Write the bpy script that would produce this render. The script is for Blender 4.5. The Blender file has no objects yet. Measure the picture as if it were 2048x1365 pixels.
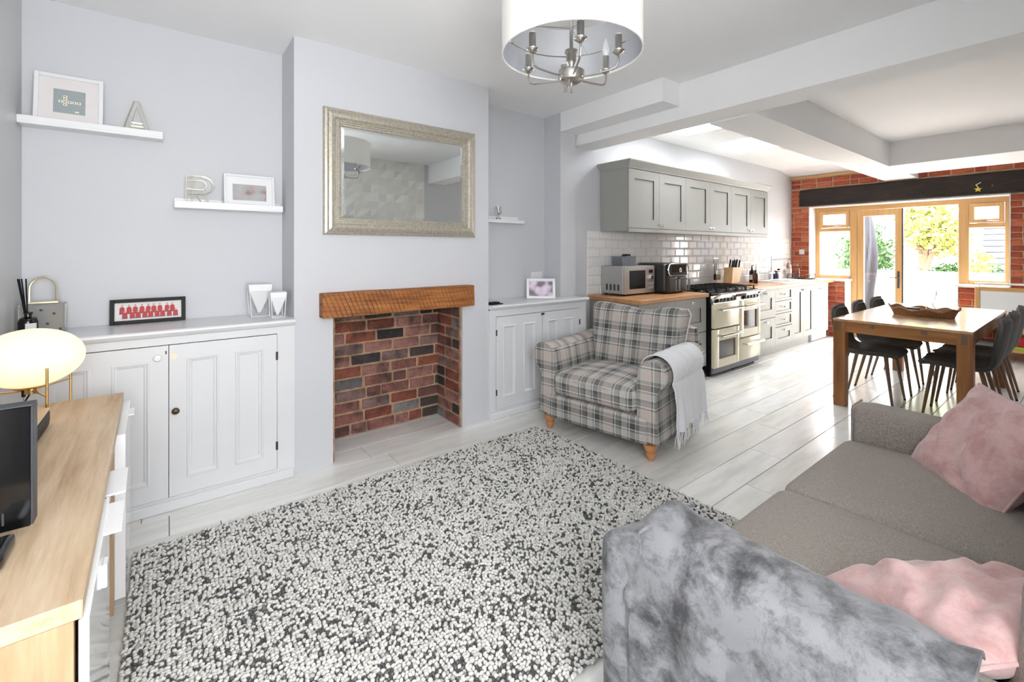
import bpy, bmesh, math, random
import numpy as np
from mathutils import Vector, Matrix, noise
random.seed(7); rng = np.random.default_rng(7)
S = bpy.context.scene
COL = S.collection
# ------------------------------------------------------------------ camera
CAM_H = 1.4; F_PX = 900.0; HOR = 501.0; YAW = math.radians(52.5)
cd = bpy.data.cameras.new('camera'); cam = bpy.data.objects.new('camera', cd); COL.objects.link(cam)
cd.sensor_width = 36.0; cd.lens = 36.0*F_PX/2048.0; cd.shift_y = (HOR-682.5)/2048.0; cd.clip_start = 0.02; cd.clip_end = 200
cam.location = (0, 0, CAM_H); cam.rotation_euler = (math.pi/2, 0, YAW-math.pi/2)
S.camera = cam
# ------------------------------------------------------------------ world, sun, portals at the windows, exposure
W = bpy.data.worlds.new('sky'); S.world = W; W.use_nodes = True
bg = W.node_tree.nodes['Background']; bg.inputs[0].default_value = (0.97, 0.985, 1.0, 1); bg.inputs[1].default_value = 8.5
def light(name, kind, loc, target, energy, size=0.1, size_y=None, color=(1, 1, 1), portal=False):
    l = bpy.data.lights.new(name, kind); o = bpy.data.objects.new(name, l); COL.objects.link(o)
    o.location = loc; d = Vector(target)-Vector(loc); o.rotation_euler = d.to_track_quat('-Z', 'Y').to_euler()
    l.energy = energy; l.color = color
    if kind == 'AREA':
        l.shape = 'RECTANGLE'; l.size = size; l.size_y = size_y or size
        if portal: l.cycles.is_portal = True
    elif kind == 'SUN': l.angle = size
    else: l.shadow_soft_size = size
    return o
sun = light('sun_offscreen', 'SUN', (-4, 3, 9), (2.0, 2.35, 0), 6.0, math.radians(9.0), color=(1, .96, .9))
light('patio_daylight_portal', 'AREA', (9.05, 1.83, 1.1), (0, 1.83, 1.1), 1, 2.4, 2.2, portal=True)
light('rooflight_portal', 'AREA', (4.44, 2.54, 3.03), (4.44, 2.54, 0), 1, .78, .78, portal=True)
light('rooflight_portal', 'AREA', (5.88, 2.54, 3.03), (5.88, 2.54, 0), 1, .78, .78, portal=True)
light('front_window_offscreen', 'AREA', (.175, -.62, 1.525), (.175, 5, 1.525), 1, 1.4, 1.6, portal=True)  # portal for the unseen window added behind the camera
S.view_settings.view_transform = 'Standard'; S.view_settings.look = 'None'; S.view_settings.gamma = 1.0
S.view_settings.use_curve_mapping = False
S.view_settings.exposure = 1.13
# ------------------------------------------------------------------ pixel helpers
FW = Vector((math.cos(YAW), math.sin(YAW), 0)); RT = Vector((math.sin(YAW), -math.cos(YAW), 0))
def ray(px, py): return FW+RT*((px-1024)/F_PX)+Vector((0, 0, (HOR-py)/F_PX))
def atX(px, py, x): d = ray(px, py); return Vector((0, 0, CAM_H))+d*(x/d.x)
def atY(px, py, y): d = ray(px, py); return Vector((0, 0, CAM_H))+d*(y/d.y)
def atZ(px, py, z): d = ray(px, py); return Vector((0, 0, CAM_H))+d*((z-CAM_H)/d.z)
# ------------------------------------------------------------------ object helpers
def wloc(o):
    v = Vector((0, 0, 0))
    while o: v += o.location; o = o.parent
    return v
def tag(o, label=None, cat=None, group=None, kind=None):
    if label: o['label'] = label
    if cat: o['category'] = cat
    if group: o['group'] = group
    if kind: o['kind'] = kind
    return o
def thing(name, label, cat, loc=(0, 0, 0), rz=0, group=None):
    o = bpy.data.objects.new(name, None); COL.objects.link(o); o.location = loc; o.rotation_euler = (0, 0, rz)
    o.empty_display_size = .1
    return tag(o, label, cat, group)
def link(name, me, parent=None, loc=None):
    o = bpy.data.objects.new(name, me); COL.objects.link(o)
    if parent: o.parent = parent
    if loc is not None: o.location = loc
    return o
def copy_tree(o, parent=None, loc=None, rz=None, label=None):
    c = o.copy(); COL.objects.link(c); c.parent = parent
    if loc is not None: c.location = loc
    if rz is not None: c.rotation_euler = (0, 0, rz)
    if label: c['label'] = label
    for ch in list(o.children): copy_tree(ch, c)
    return c
class MB:
    def __init__(s): s.v = []; s.f = []; s.sm = []; s.uv = None
    def add(s, vs, fs, smooth=False):
        b = len(s.v); s.v += [tuple(p) for p in vs]; s.f += [tuple(i+b for i in f) for f in fs]; s.sm += [smooth]*len(fs); return s
    def bm(s, bm, smooth=False):
        bm.verts.index_update(); s.add([v.co for v in bm.verts], [[v.index for v in f.verts] for f in bm.faces], smooth); bm.free(); return s
    def box(s, x0, x1, y0, y1, z0, z1, bev=0, seg=1):
        if bev <= 0:
            return s.add([(x, y, z) for z in (z0, z1) for y in (y0, y1) for x in (x0, x1)],
                         [(0, 2, 3, 1), (4, 5, 7, 6), (0, 1, 5, 4), (2, 6, 7, 3), (0, 4, 6, 2), (1, 3, 7, 5)])
        b = bmesh.new(); bmesh.ops.create_cube(b, size=1)
        for v in b.verts: v.co = ((x0+x1)/2+v.co.x*(x1-x0), (y0+y1)/2+v.co.y*(y1-y0), (z0+z1)/2+v.co.z*(z1-z0))
        bmesh.ops.bevel(b, geom=b.edges[:], offset=bev, segments=seg, affect='EDGES', profile=.5, clamp_overlap=True)
        return s.bm(b, seg > 1)
    def cyl(s, p0, p1, r0, r1=None, n=16, cap=True):
        r1 = r0 if r1 is None else r1; p0 = Vector(p0); p1 = Vector(p1); d = (p1-p0).normalized()
        a = d.orthogonal().normalized(); c = d.cross(a)
        ring = lambda p, r: [p+(a*math.cos(2*math.pi*k/n)+c*math.sin(2*math.pi*k/n))*r for k in range(n)]
        vs = ring(p0, r0)+ring(p1, r1); s.add(vs, [(k, (k+1) % n, n+(k+1) % n, n+k) for k in range(n)], True)
        if cap:
            s.add(vs[:n], [tuple(range(n-1, -1, -1))]); s.add(vs[n:], [tuple(range(n))])
        return s
    def lathe(s, prof, c=(0, 0, 0), n=24, sx=1, sy=1):
        c = Vector(c); vs = []; m = len(prof)
        for r, z in prof:
            for k in range(n):
                a = 2*math.pi*k/n; vs.append((c.x+max(r, 1e-4)*sx*math.cos(a), c.y+max(r, 1e-4)*sy*math.sin(a), c.z+z))
        fs = [(i*n+k, i*n+(k+1) % n, (i+1)*n+(k+1) % n, (i+1)*n+k) for i in range(m-1) for k in range(n)]
        return s.add(vs, fs, True)
    def tube(s, pts, r, n=8, closed=False):
        P = [Vector(p) for p in pts]; m = len(P); vs = []; up = None
        R = r if isinstance(r, (list, tuple)) else [r]*m
        for i, p in enumerate(P):
            t = (P[(i+1) % m]-P[i-1]) if closed else (P[min(i+1, m-1)]-P[max(i-1, 0)])
            t.normalize()
            if up is None: up = t.orthogonal().normalized()
            else: up = (up-t*up.dot(t)).normalized()
            q = t.cross(up)
            vs += [p+(up*math.cos(2*math.pi*k/n)+q*math.sin(2*math.pi*k/n))*R[i] for k in range(n)]
        rows = m if closed else m-1
        fs = [(i*n+k, i*n+(k+1) % n, ((i+1) % m)*n+(k+1) % n, ((i+1) % m)*n+k) for i in range(rows) for k in range(n)]
        if not closed: fs += [tuple(range(n-1, -1, -1)), tuple((m-1)*n+k for k in range(n))]
        return s.add(vs, fs, True)
    def prism(s, poly, axis, a0, a1):
        # poly: 2D points; axis 'x': (y,z); 'y': (x,z); 'z': (x,y)
        mk = {'x': lambda p, a: (a, p[0], p[1]), 'y': lambda p, a: (p[0], a, p[1]), 'z': lambda p, a: (p[0], p[1], a)}[axis]
        n = len(poly); vs = [mk(p, a0) for p in poly]+[mk(p, a1) for p in poly]
        return s.add(vs, [tuple(range(n-1, -1, -1)), tuple(range(n, 2*n))]+[(k, (k+1) % n, n+(k+1) % n, n+k) for k in range(n)])
    def sheet(s, fn, nu, nv, th=0, closed_u=False):
        # fn(u,v)->Vector for u,v in 0..1 ; optional thickness
        P = [[Vector(fn(i/nu, j/nv)) for j in range(nv+1)] for i in range(nu+1)]
        idx = lambda i, j: i*(nv+1)+j
        top = [p for r in P for p in r]
        fs = [(idx(i, j), idx(i+1, j), idx(i+1, j+1), idx(i, j+1)) for i in range(nu) for j in range(nv)]
        if th == 0: return s.add(top, fs, True)
        nor = []
        for i in range(nu+1):
            for j in range(nv+1):
                a = P[min(i+1, nu)][j]-P[max(i-1, 0)][j]; b = P[i][min(j+1, nv)]-P[i][max(j-1, 0)]
                c = a.cross(b); nor.append(c.normalized() if c.length > 1e-9 else Vector((0, 0, 1)))
        bot = [p-n*th for p, n in zip(top, nor)]; N = len(top)
        F = fs+[tuple(N+k for k in reversed(f)) for f in fs]
        rim = [idx(i, 0) for i in range(nu+1)]+[idx(nu, j) for j in range(1, nv+1)]+[idx(i, nv) for i in range(nu-1, -1, -1)]+[idx(0, j) for j in range(nv-1, 0, -1)]
        m = len(rim)
        F += [(rim[k], N+rim[k], N+rim[(k+1) % m], rim[(k+1) % m]) for k in range(m)]
        return s.add(top+bot, F, True)
    def rbox(s, c, h, r, n=10, fn=None):
        # rounded box, centre c, half sizes h, radius r; fn(local point)->displaced point
        b = bmesh.new(); bmesh.ops.create_cube(b, size=2); bmesh.ops.subdivide_edges(b, edges=b.edges[:], cuts=n, use_grid_fill=True)
        h = Vector(h); c = Vector(c)
        for v in b.verts:
            w = Vector([math.copysign(abs(q)**.75, q) for q in v.co])
            q = Vector((w.x*h.x, w.y*h.y, w.z*h.z)); k = Vector([max(-(h[i]-r), min(h[i]-r, q[i])) for i in range(3)])
            d = q-k; p = k+d.normalized()*r if d.length > 1e-6 else q
            if fn: p = Vector(fn(p))
            v.co = c+p
        return s.bm(b, True)
    def xf(s, M):
        s.v = [tuple(M @ Vector(p)) for p in s.v]; return s
    def build(s, name, mat, parent=None, world=True, boxuv=False, sharp=35):
        off = wloc(parent) if (parent and world) else Vector((0, 0, 0))
        me = bpy.data.meshes.new(name)
        me.from_pydata([(a-off.x, b-off.y, c-off.z) for a, b, c in s.v], [], s.f)
        me.polygons.foreach_set('use_smooth', s.sm); me.update()
        if any(s.sm): me.set_sharp_from_angle(angle=math.radians(sharp))
        me.materials.append(mat)
        if boxuv: box_uv(me)
        return link(name, me, parent)
def box_uv(me, scale=1.0):
    uv = me.uv_layers.new(name='UVMap')
    for p in me.polygons:
        n = p.normal; a = (abs(n.x), abs(n.y), abs(n.z)); k = a.index(max(a))
        for li in p.loop_indices:
            c = me.vertices[me.loops[li].vertex_index].co
            uv.data[li].uv = ((c.y, c.z), (c.x, c.z), (c.x, c.y))[k]
def struct(name, mb, mat, label=None, **kw):
    o = mb.build(name, mat, **kw); o['kind'] = 'structure'
    if label: o['label'] = label
    return o
# ------------------------------------------------------------------ materials
def srgb(r, g, b): return tuple(((c/255)/12.92 if c/255 <= .04045 else ((c/255+.055)/1.055)**2.4) for c in (r, g, b))+(1,)
class NT:
    def __init__(s, name):
        s.m = bpy.data.materials.new(name); s.m.use_nodes = True; s.t = s.m.node_tree; s.b = s.t.nodes['Principled BSDF']
    def n(s, kind, **ins):
        x = s.t.nodes.new(kind)
        for k, v in ins.items():
            i = k.replace('_', ' ')
            if i in x.inputs: s.set(x.inputs[i], v)
            elif k.startswith('i') and k[1:].isdigit(): s.set(x.inputs[int(k[1:])], v)
            else: setattr(x, k, v)
        return x
    def set(s, inp, v):
        if hasattr(v, 'links') or isinstance(v, bpy.types.NodeSocket): s.t.links.new(v, inp)
        else: inp.default_value = v
    def coord(s, kind='Object', scale=(1, 1, 1), rot=(0, 0, 0)):
        c = s.t.nodes.new('ShaderNodeTexCoord'); m = s.t.nodes.new('ShaderNodeMapping'); s.t.links.new(c.outputs[kind], m.inputs[0])
        m.inputs['Scale'].default_value = scale; m.inputs['Rotation'].default_value = rot; return m.outputs[0]
    def ramp(s, fac, stops, interp='LINEAR'):
        r = s.t.nodes.new('ShaderNodeValToRGB'); s.t.links.new(fac, r.inputs[0]); e = r.color_ramp; e.interpolation = interp
        while len(e.elements) < len(stops): e.elements.new(.5)
        for el, (p, c) in zip(e.elements, stops): el.position = p; el.color = c
        return r.outputs[0]
    def math(s, op, a, b=0.0):
        x = s.t.nodes.new('ShaderNodeMath'); x.operation = op; s.set(x.inputs[0], a); s.set(x.inputs[1], b); return x.outputs[0]
    def mix(s, fac, a, b, mode='MIX'):
        x = s.t.nodes.new('ShaderNodeMix'); x.data_type = 'RGBA'; x.blend_type = mode
        s.set(x.inputs[0], fac); s.set(x.inputs[6], a); s.set(x.inputs[7], b); return x.outputs[2]
    def noise(s, vec, scale, detail=3, rough=.5, out=0):
        x = s.n('ShaderNodeTexNoise'); s.set(x.inputs['Vector'], vec); x.inputs['Scale'].default_value = scale; x.inputs['Detail'].default_value = detail
        x.inputs['Roughness'].default_value = rough; return x.outputs[out]
    def bump(s, h, strength=.2, dist=.01):
        x = s.n('ShaderNodeBump'); s.set(x.inputs['Height'], h); x.inputs['Strength'].default_value = strength; x.inputs['Distance'].default_value = dist
        s.t.links.new(x.outputs[0], s.b.inputs['Normal']); return x
    def fin(s, col=None, rough=.5, metal=0, spec=None, sheen=0, trans=0, ior=None, coat=0):
        if col is not None: s.set(s.b.inputs['Base Color'], col)
        s.set(s.b.inputs['Roughness'], rough); s.b.inputs['Metallic'].default_value = metal
        if spec is not None: s.b.inputs['Specular IOR Level'].default_value = spec
        if sheen: s.b.inputs['Sheen Weight'].default_value = sheen; s.b.inputs['Sheen Roughness'].default_value = .4
        if trans: s.b.inputs['Transmission Weight'].default_value = trans
        if ior: s.b.inputs['IOR'].default_value = ior
        if coat: s.b.inputs['Coat Weight'].default_value = coat; s.b.inputs['Coat Roughness'].default_value = .15
        return s.m
def plain(name, rgb, rough=.5, metal=0, var=.04, scale=6, bump=0, bscale=60, **kw):
    t = NT(name); v = t.coord(); f = t.noise(v, scale, 3)
    c = srgb(*rgb); lo = tuple(max(0, q*(1-var)) for q in c[:3])+(1,); hi = tuple(min(1, q*(1+var)) for q in c[:3])+(1,)
    if bump: t.bump(t.noise(v, bscale, 4), bump, .004)
    return t.fin(t.ramp(f, [(.3, lo), (.7, hi)]), rough, metal, **kw)
def wood(name, c0, c1, c2, axis=0, rough=.45, gs=1.0, obj_rand=False, bump=.12, knots=False):
    t = NT(name); sc = [14*gs, 14*gs, 14*gs]; sc[axis] = 1.1*gs; v = t.coord('Object', tuple(sc))
    if obj_rand:
        oi = t.n('ShaderNodeObjectInfo'); add = t.n('ShaderNodeVectorMath', operation='ADD'); t.set(add.inputs[0], v)
        mul = t.n('ShaderNodeVectorMath', operation='SCALE'); mul.inputs[0].default_value = (31, 17, 23); t.set(mul.inputs[3], oi.outputs['Random']); t.set(add.inputs[1], mul.outputs[0]); v = add.outputs[0]
    f = t.noise(v, 1.2, 6, .62); g = t.noise(v, 9, 3, .6)
    c = t.ramp(f, [(.28, srgb(*c0)), (.5, srgb(*c1)), (.72, srgb(*c2))])
    c = t.mix(t.math('MULTIPLY', g, .35), c, srgb(*c0), 'MIX')
    t.bump(g, bump, .003)
    return t.fin(c, rough)
M = {}
M['wall'] = plain('wall_paint', (208, 209, 213), .55, var=.01, scale=2, bump=.03, bscale=25, spec=.35)
M['wall_grey'] = plain('wall_paint_grey', (204, 205, 206), .38, var=.012, scale=2, bump=.04, bscale=18, spec=.5)
M['ceil'] = plain('ceiling_paint', (246, 246, 246), .7, var=.006, scale=2)
M['gloss_white'] = plain('gloss_white_paint', (224, 225, 227), .28, var=.012, scale=4, bump=.02, bscale=30)
M['white'] = plain('white_satin', (236, 237, 238), .35, var=.01)
M['white_gloss'] = plain('white_gloss', (238, 239, 240), .08, var=.005)
M['grey_unit'] = plain('grey_kitchen_paint', (166, 166, 161), .4, var=.015)
M['black'] = plain('black_plastic', (15, 15, 16), .5, var=.1, spec=.25)
M['black_gloss'] = plain('black_gloss', (12, 12, 13), .12, var=.05)
M['dark_grey'] = plain('dark_grey_plastic', (58, 60, 66), .45, var=.08)
M['steel'] = plain('brushed_nickel', (196, 192, 184), .26, 1, var=.05, scale=30)
M['chrome'] = plain('chrome', (225, 226, 228), .1, 1, var=.02)
M['brass'] = plain('brushed_brass', (205, 175, 120), .28, 1, var=.05)
M['gold'] = plain('pale_gold', (214, 206, 182), .3, .75, var=.05)
M['bronze'] = plain('aged_bronze', (92, 76, 58), .4, .8, var=.15, scale=40)
M['cream'] = plain('cream_enamel', (228, 220, 192), .25, var=.01)
M['oak'] = wood('light_oak', (164, 134, 102), (208, 184, 153), (226, 207, 182), 1, .5, 1.6)
M['oak_v'] = wood('light_oak_upright', (158, 126, 92), (186, 156, 120), (206, 180, 146), 2, .5, 1.3)
M['oak_frame_v'] = wood('window_oak_upright', (196, 150, 92), (212, 168, 110), (224, 184, 130), 2, .4, 1.0)
M['oak_frame_h'] = wood('window_oak_rail', (196, 150, 92), (212, 168, 110), (224, 184, 130), 1, .4, 1.0)
M['table'] = wood('table_oak', (126, 78, 38), (160, 104, 56), (186, 130, 76), 2, .4, 1.2)
M['table_h'] = wood('table_oak_rail', (140, 88, 42), (172, 114, 60), (192, 136, 80), 1, .4, 1.2)
M['table_top'] = wood('table_oak_top', (182, 140, 96), (200, 160, 116), (214, 178, 136), 0, .3, 1.0); _b = M['table_top'].node_tree.nodes['Principled BSDF']; _b.inputs['Coat Weight'].default_value = 1.0; _b.inputs['Coat Roughness'].default_value = .12; _b.inputs['Coat IOR'].default_value = 1.7
M['legwood'] = plain('turned_beech', (196, 138, 88), .35, var=.1, scale=20)
M['chairleg'] = wood('chair_leg_wood', (104, 78, 60), (126, 98, 78), (146, 118, 96), 2, .4, 2.0)
def m_glass():
    t = NT('window_glass'); tr = t.n('ShaderNodeBsdfTransparent'); gl = t.n('ShaderNodeBsdfGlossy', Roughness=.02)
    mx = t.n('ShaderNodeMixShader'); mx.inputs[0].default_value = .06
    t.t.links.new(tr.outputs[0], mx.inputs[1]); t.t.links.new(gl.outputs[0], mx.inputs[2])
    t.t.links.new(mx.outputs[0], t.t.nodes['Material Output'].inputs[0]); return t.m
M['pane'] = m_glass()
def m_clear(name, rgb=(255, 255, 255), rough=.02):
    t = NT(name); return t.fin(srgb(*rgb), rough, trans=1.0, ior=1.45)
M['clear'] = m_clear('clear_glass'); M['amber'] = m_clear('amber_glass', (70, 38, 22)); M['clear_plastic'] = m_clear('clear_acrylic', (240, 240, 236), .08)
def m_mirror():
    t = NT('mirror_silver'); return t.fin(srgb(238, 242, 242), .0, 1)
M['mirror'] = m_mirror()
def m_champagne():
    t = NT('champagne_frame'); v = t.coord(scale=(1, 1, 1)); f = t.noise(v, 60, 5, .7)
    c = t.ramp(f, [(.3, srgb(166, 158, 140)), (.6, srgb(200, 194, 180)), (.8, srgb(220, 216, 205))]); t.bump(f, .1, .001); return t.fin(c, .36, .55)
M['champagne'] = m_champagne()
def soot_mask(t, k):
    g = t.n('ShaderNodeNewGeometry'); f = t.noise(g.outputs['Position'], 5.5, 6, .7); return t.ramp(f, [(.48, (0, 0, 0, 1)), (.66, (k, k, k, 1))])
def m_brick(name, cols, rough=.85, soot=.4, stain=0):
    t = NT(name); oi = t.n('ShaderNodeObjectInfo'); v = t.coord('Object'); f = t.noise(v, 14, 5, .7); g = t.noise(v, 60, 4, .6)
    n = len(cols); base = t.ramp(oi.outputs['Random'], [(i/n, srgb(*c)) for i, c in enumerate(cols)], 'CONSTANT')
    dark = t.mix(soot, base, srgb(30, 26, 26)); c = t.mix(t.ramp(f, [(.42, (0, 0, 0, 1)), (.68, (1, 1, 1, 1))]), base, dark)
    c = t.mix(t.ramp(g, [(.6, (0, 0, 0, 1)), (.8, (.5, .5, .5, 1))]), c, srgb(196, 170, 150))
    if stain: c = t.mix(soot_mask(t, stain), c, srgb(34, 31, 31))
    t.bump(t.noise(v, 45, 5, .65), .7, .006); return t.fin(c, rough)
M['fire_brick'] = m_brick('sooty_brick', [(150, 98, 88), (116, 80, 74), (132, 130, 126), (164, 116, 106), (72, 66, 64), (152, 86, 66), (140, 112, 106), (56, 52, 51), (138, 74, 58), (112, 110, 108), (156, 108, 98), (128, 86, 78)], soot=.5, stain=.8)
M['red_brick'] = m_brick('red_brick', [(206, 106, 70), (196, 94, 60), (214, 124, 88), (184, 84, 56), (210, 112, 74), (172, 78, 54)])
def m_mortar():
    t = NT('sandy_mortar'); v = t.coord(); f = t.noise(v, 14, 4, .6); c = t.ramp(f, [(.3, srgb(160, 126, 100)), (.7, srgb(196, 162, 134))])
    c = t.mix(soot_mask(t, .6), c, srgb(60, 52, 48)); t.bump(t.noise(v, 40, 5), .6, .005); return t.fin(c, .9)
M['mortar'] = m_mortar()
M['mortar2'] = plain('pale_mortar', (200, 164, 140), .9, var=.15, scale=12, bump=.5, bscale=40)
def m_tile():
    t = NT('white_metro_tile'); v = t.coord(); t.bump(t.noise(v, 18, 2), .05, .004); return t.fin(srgb(236, 235, 234), .08)
M['tile'] = m_tile(); M['grout'] = plain('tile_grout', (222, 220, 216), .8, var=.03)
def m_plank():
    t = NT('wood_look_floor_tile'); oi = t.n('ShaderNodeObjectInfo'); v = t.coord('Object', (1.3, 9, 9))
    add = t.n('ShaderNodeVectorMath', operation='ADD'); mul = t.n('ShaderNodeVectorMath', operation='SCALE'); mul.inputs[0].default_value = (41, 27, 13)
    t.set(mul.inputs[3], oi.outputs['Random']); t.set(add.inputs[0], v); t.set(add.inputs[1], mul.outputs[0])
    f = t.noise(add.outputs[0], 1.3, 5, .6); c = t.ramp(f, [(.3, srgb(222, 221, 217)), (.5, srgb(239, 239, 237)), (.68, srgb(247, 247, 246))])
    tint = t.ramp(oi.outputs['Random'], [(0, srgb(242, 240, 236)), (.5, srgb(251, 251, 250)), (1, srgb(243, 243, 243))])
    t.bump(f, .04, .003); return t.fin(t.mix(1.0, c, tint, 'MULTIPLY'), .2, spec=.6)
M['plank'] = m_plank(); M['floor_grout'] = plain('floor_grout', (120, 114, 108), .9, var=.05)
def m_mantel():
    t = NT('rough_sawn_oak'); v = t.coord('Object', (1, 1, 1)); g = t.noise(t.coord('Object', (3, 30, 40)), 1.5, 6, .65)
    c = t.ramp(g, [(.28, srgb(92, 52, 22)), (.5, srgb(156, 94, 42)), (.75, srgb(190, 126, 64))])
    w = t.n('ShaderNodeTexWave', wave_type='BANDS', bands_direction='X', Scale=11.0, Distortion=1.6, Detail=2.0); w.inputs['Detail Scale'].default_value = 1.6
    t.set(w.inputs['Vector'], t.coord('Object', (1, 1, 1), (0, .38, 0)))
    l = t.ramp(w.outputs['Fac'], [(.0, (1, 1, 1, 1)), (.16, (0, 0, 0, 1))]); k = t.math('MULTIPLY', l, t.ramp(t.noise(v, 9, 3), [(.35, (.1, .1, .1, 1)), (.6, (.85, .85, .85, 1))]))
    c = t.mix(k, c, srgb(58, 32, 14)); t.bump(t.math('SUBTRACT', g, k), .5, .006); return t.fin(c, .6)
M['mantel'] = m_mantel()
def m_beam():
    t = NT('black_stained_timber'); v = t.coord('Object', (8, 2, 10)); g = t.noise(v, 1.6, 6, .7); d = t.noise(t.coord('Object'), 22, 2, .5)
    c = t.ramp(g, [(.3, srgb(20, 15, 13)), (.55, srgb(44, 33, 28)), (.8, srgb(72, 54, 44))])
    c = t.mix(t.ramp(d, [(.74, (0, 0, 0, 1)), (.78, (1, 1, 1, 1))]), c, srgb(150, 130, 110)); t.bump(g, .5, .01); return t.fin(c, .7)
M['beam'] = m_beam()
def m_worktop():
    t = NT('oak_block_worktop'); b = t.n('ShaderNodeTexBrick', Scale=1.0); t.set(b.inputs['Vector'], t.coord('Object', (1, 1, 1)))
    b.inputs['Brick Width'].default_value = .32; b.inputs['Row Height'].default_value = .042; b.inputs['Mortar Size'].default_value = .0008
    b.inputs['Color1'].default_value = srgb(196, 144, 96); b.inputs['Color2'].default_value = srgb(170, 112, 68); b.inputs['Mortar'].default_value = srgb(130, 84, 50)
    g = t.noise(t.coord('Object', (3, 40, 40)), 2, 4); c = t.mix(t.math('MULTIPLY', g, .5), b.outputs[0], srgb(214, 170, 124)); return t.fin(c, .35)
M['worktop'] = m_worktop()
def m_plaid():
    t = NT('grey_plaid_wool'); uv = t.n('ShaderNodeUVMap', uv_map='UVMap'); sp = t.n('ShaderNodeSeparateXYZ'); t.set(sp.inputs[0], uv.outputs[0])
    L = srgb(190, 187, 181); P = srgb(196, 184, 178); G = srgb(128, 128, 125); D = srgb(98, 99, 99); K = srgb(54, 55, 58); Wt = srgb(232, 230, 226)
    st = [(0, L), (.14, G), (.19, Wt), (.21, D), (.225, K), (.25, D), (.265, K), (.29, D), (.305, K), (.335, D), (.36, Wt), (.375, G), (.46, L), (.52, P), (.70, L), (.75, K), (.775, L), (.80, Wt), (.815, G), (.92, D), (.985, Wt)]
    cs = []
    for o, per, ph in ((0, .27, .02), (1, .27, .12)):
        f = t.math('FRACT', t.math('DIVIDE', t.math('ADD', sp.outputs[o], 10+ph), per)); cs.append(t.ramp(f, st, 'CONSTANT'))
    w = t.n('ShaderNodeTexChecker', Scale=700.0); t.set(w.inputs['Vector'], uv.outputs[0])
    c = t.mix(.5, cs[0], cs[1]); ns = t.noise(t.coord('Object'), 240, 2, .7)
    c = t.mix(.28, c, t.ramp(ns, [(.3, srgb(60, 60, 60)), (.7, srgb(235, 233, 230))]), 'OVERLAY'); t.bump(ns, .25, .002); return t.fin(c, .9, sheen=.15)
M['plaid'] = m_plaid()
def m_linen(name, c0, c1, sc=220, sheen=.1):
    t = NT(name); v = t.coord('Object'); a = t.noise(t.coord('Object', (1, 8, 1)), sc*.6, 2, .7); b = t.noise(t.coord('Object', (8, 1, 1)), sc*.6, 2, .7)
    m = t.math('MULTIPLY', t.math('ADD', a, b), .5); c = t.ramp(m, [(.38, srgb(*c0)), (.62, srgb(*c1))]); t.bump(m, .35, .002); return t.fin(c, .92, sheen=sheen)
M['sofa'] = m_linen('taupe_linen', (124, 115, 108), (176, 167, 160))
M['chair_fabric'] = m_linen('charcoal_fabric', (66, 64, 62), (100, 97, 94))
M['piping'] = plain('white_piping', (214, 210, 204), .8, var=.05, scale=60)
def m_nap(name, c0, c1, c2, sc=5, sheen=.5):
    t = NT(name); v = t.coord('Object'); w = t.noise(v, sc, 2, .5, 1); add = t.n('ShaderNodeVectorMath', operation='ADD'); t.set(add.inputs[0], v)
    s2 = t.n('ShaderNodeVectorMath', operation='SCALE'); t.set(s2.inputs[0], w); s2.inputs[3].default_value = .09; t.set(add.inputs[1], s2.outputs[0])
    f = t.noise(add.outputs[0], sc*1.3, 8, .74); g = t.noise(v, 300, 2, .6)
    c = t.ramp(f, [(.37, srgb(*c0)), (.46, srgb(*c1)), (.56, srgb(*c2))]); c = t.mix(t.math('MULTIPLY', g, .18), c, srgb(*c0)); t.bump(g, .3, .003); return t.fin(c, .85, sheen=sheen)
M['fleece'] = m_nap('grey_fleece', (62, 62, 65), (102, 102, 105), (136, 136, 140), 6.5, .2)
M['velvet'] = m_nap('pink_velvet', (192, 150, 147), (202, 164, 161), (213, 180, 177), 9, .5)
M['throw'] = plain('white_throw', (226, 227, 230), .9, var=.03, scale=80, bump=.3, bscale=200, sheen=.2)
def m_rug():
    t = NT('pebble_wool'); a = t.n('ShaderNodeAttribute', attribute_name='tone'); f = a.outputs['Fac']
    c = t.ramp(f, [(0, srgb(66, 66, 70)), (.14, srgb(116, 116, 117)), (.2, srgb(164, 162, 158)), (.3, srgb(216, 214, 208)), (1, srgb(238, 236, 231))])
    g = t.noise(t.coord('Object'), 120, 3, .6); c = t.mix(t.math('MULTIPLY', g, .3), c, srgb(120, 118, 116)); t.bump(g, .5, .004); return t.fin(c, .95)
M['rug'] = m_rug(); M['rug_base'] = plain('rug_backing', (88, 86, 84), .95, var=.2, scale=80)
def m_wallpaper():
    t = NT('geometric_wallpaper'); v = t.coord('Object', (8.5, 8.5, 8.5)); sp = t.n('ShaderNodeSeparateXYZ'); t.set(sp.inputs[0], v)
    fx = t.math('FRACT', t.math('ADD', sp.outputs[0], 20)); fz = t.math('FRACT', sp.outputs[2]); tri = t.math('GREATER_THAN', fx, fz)
    fl = t.n('ShaderNodeVectorMath', operation='FLOOR'); t.set(fl.inputs[0], v); w = t.n('ShaderNodeTexWhiteNoise', noise_dimensions='4D'); t.set(w.inputs['Vector'], fl.outputs[0]); t.set(w.inputs['W'], tri)
    return t.fin(t.ramp(w.outputs[0], [(0, srgb(222, 220, 214)), (.35, srgb(240, 239, 235)), (.7, srgb(230, 227, 222)), (1, srgb(248, 247, 245))]), .6)
M['wallpaper'] = m_wallpaper()
def m_emit(name, rgb, st):
    t = NT(name); t.b.inputs['Emission Color'].default_value = srgb(*rgb); t.b.inputs['Emission Strength'].default_value = st; return t.fin(srgb(*rgb), .3)
M['globe'] = m_emit('lit_opal_glass', (255, 226, 184), .42)
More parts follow.
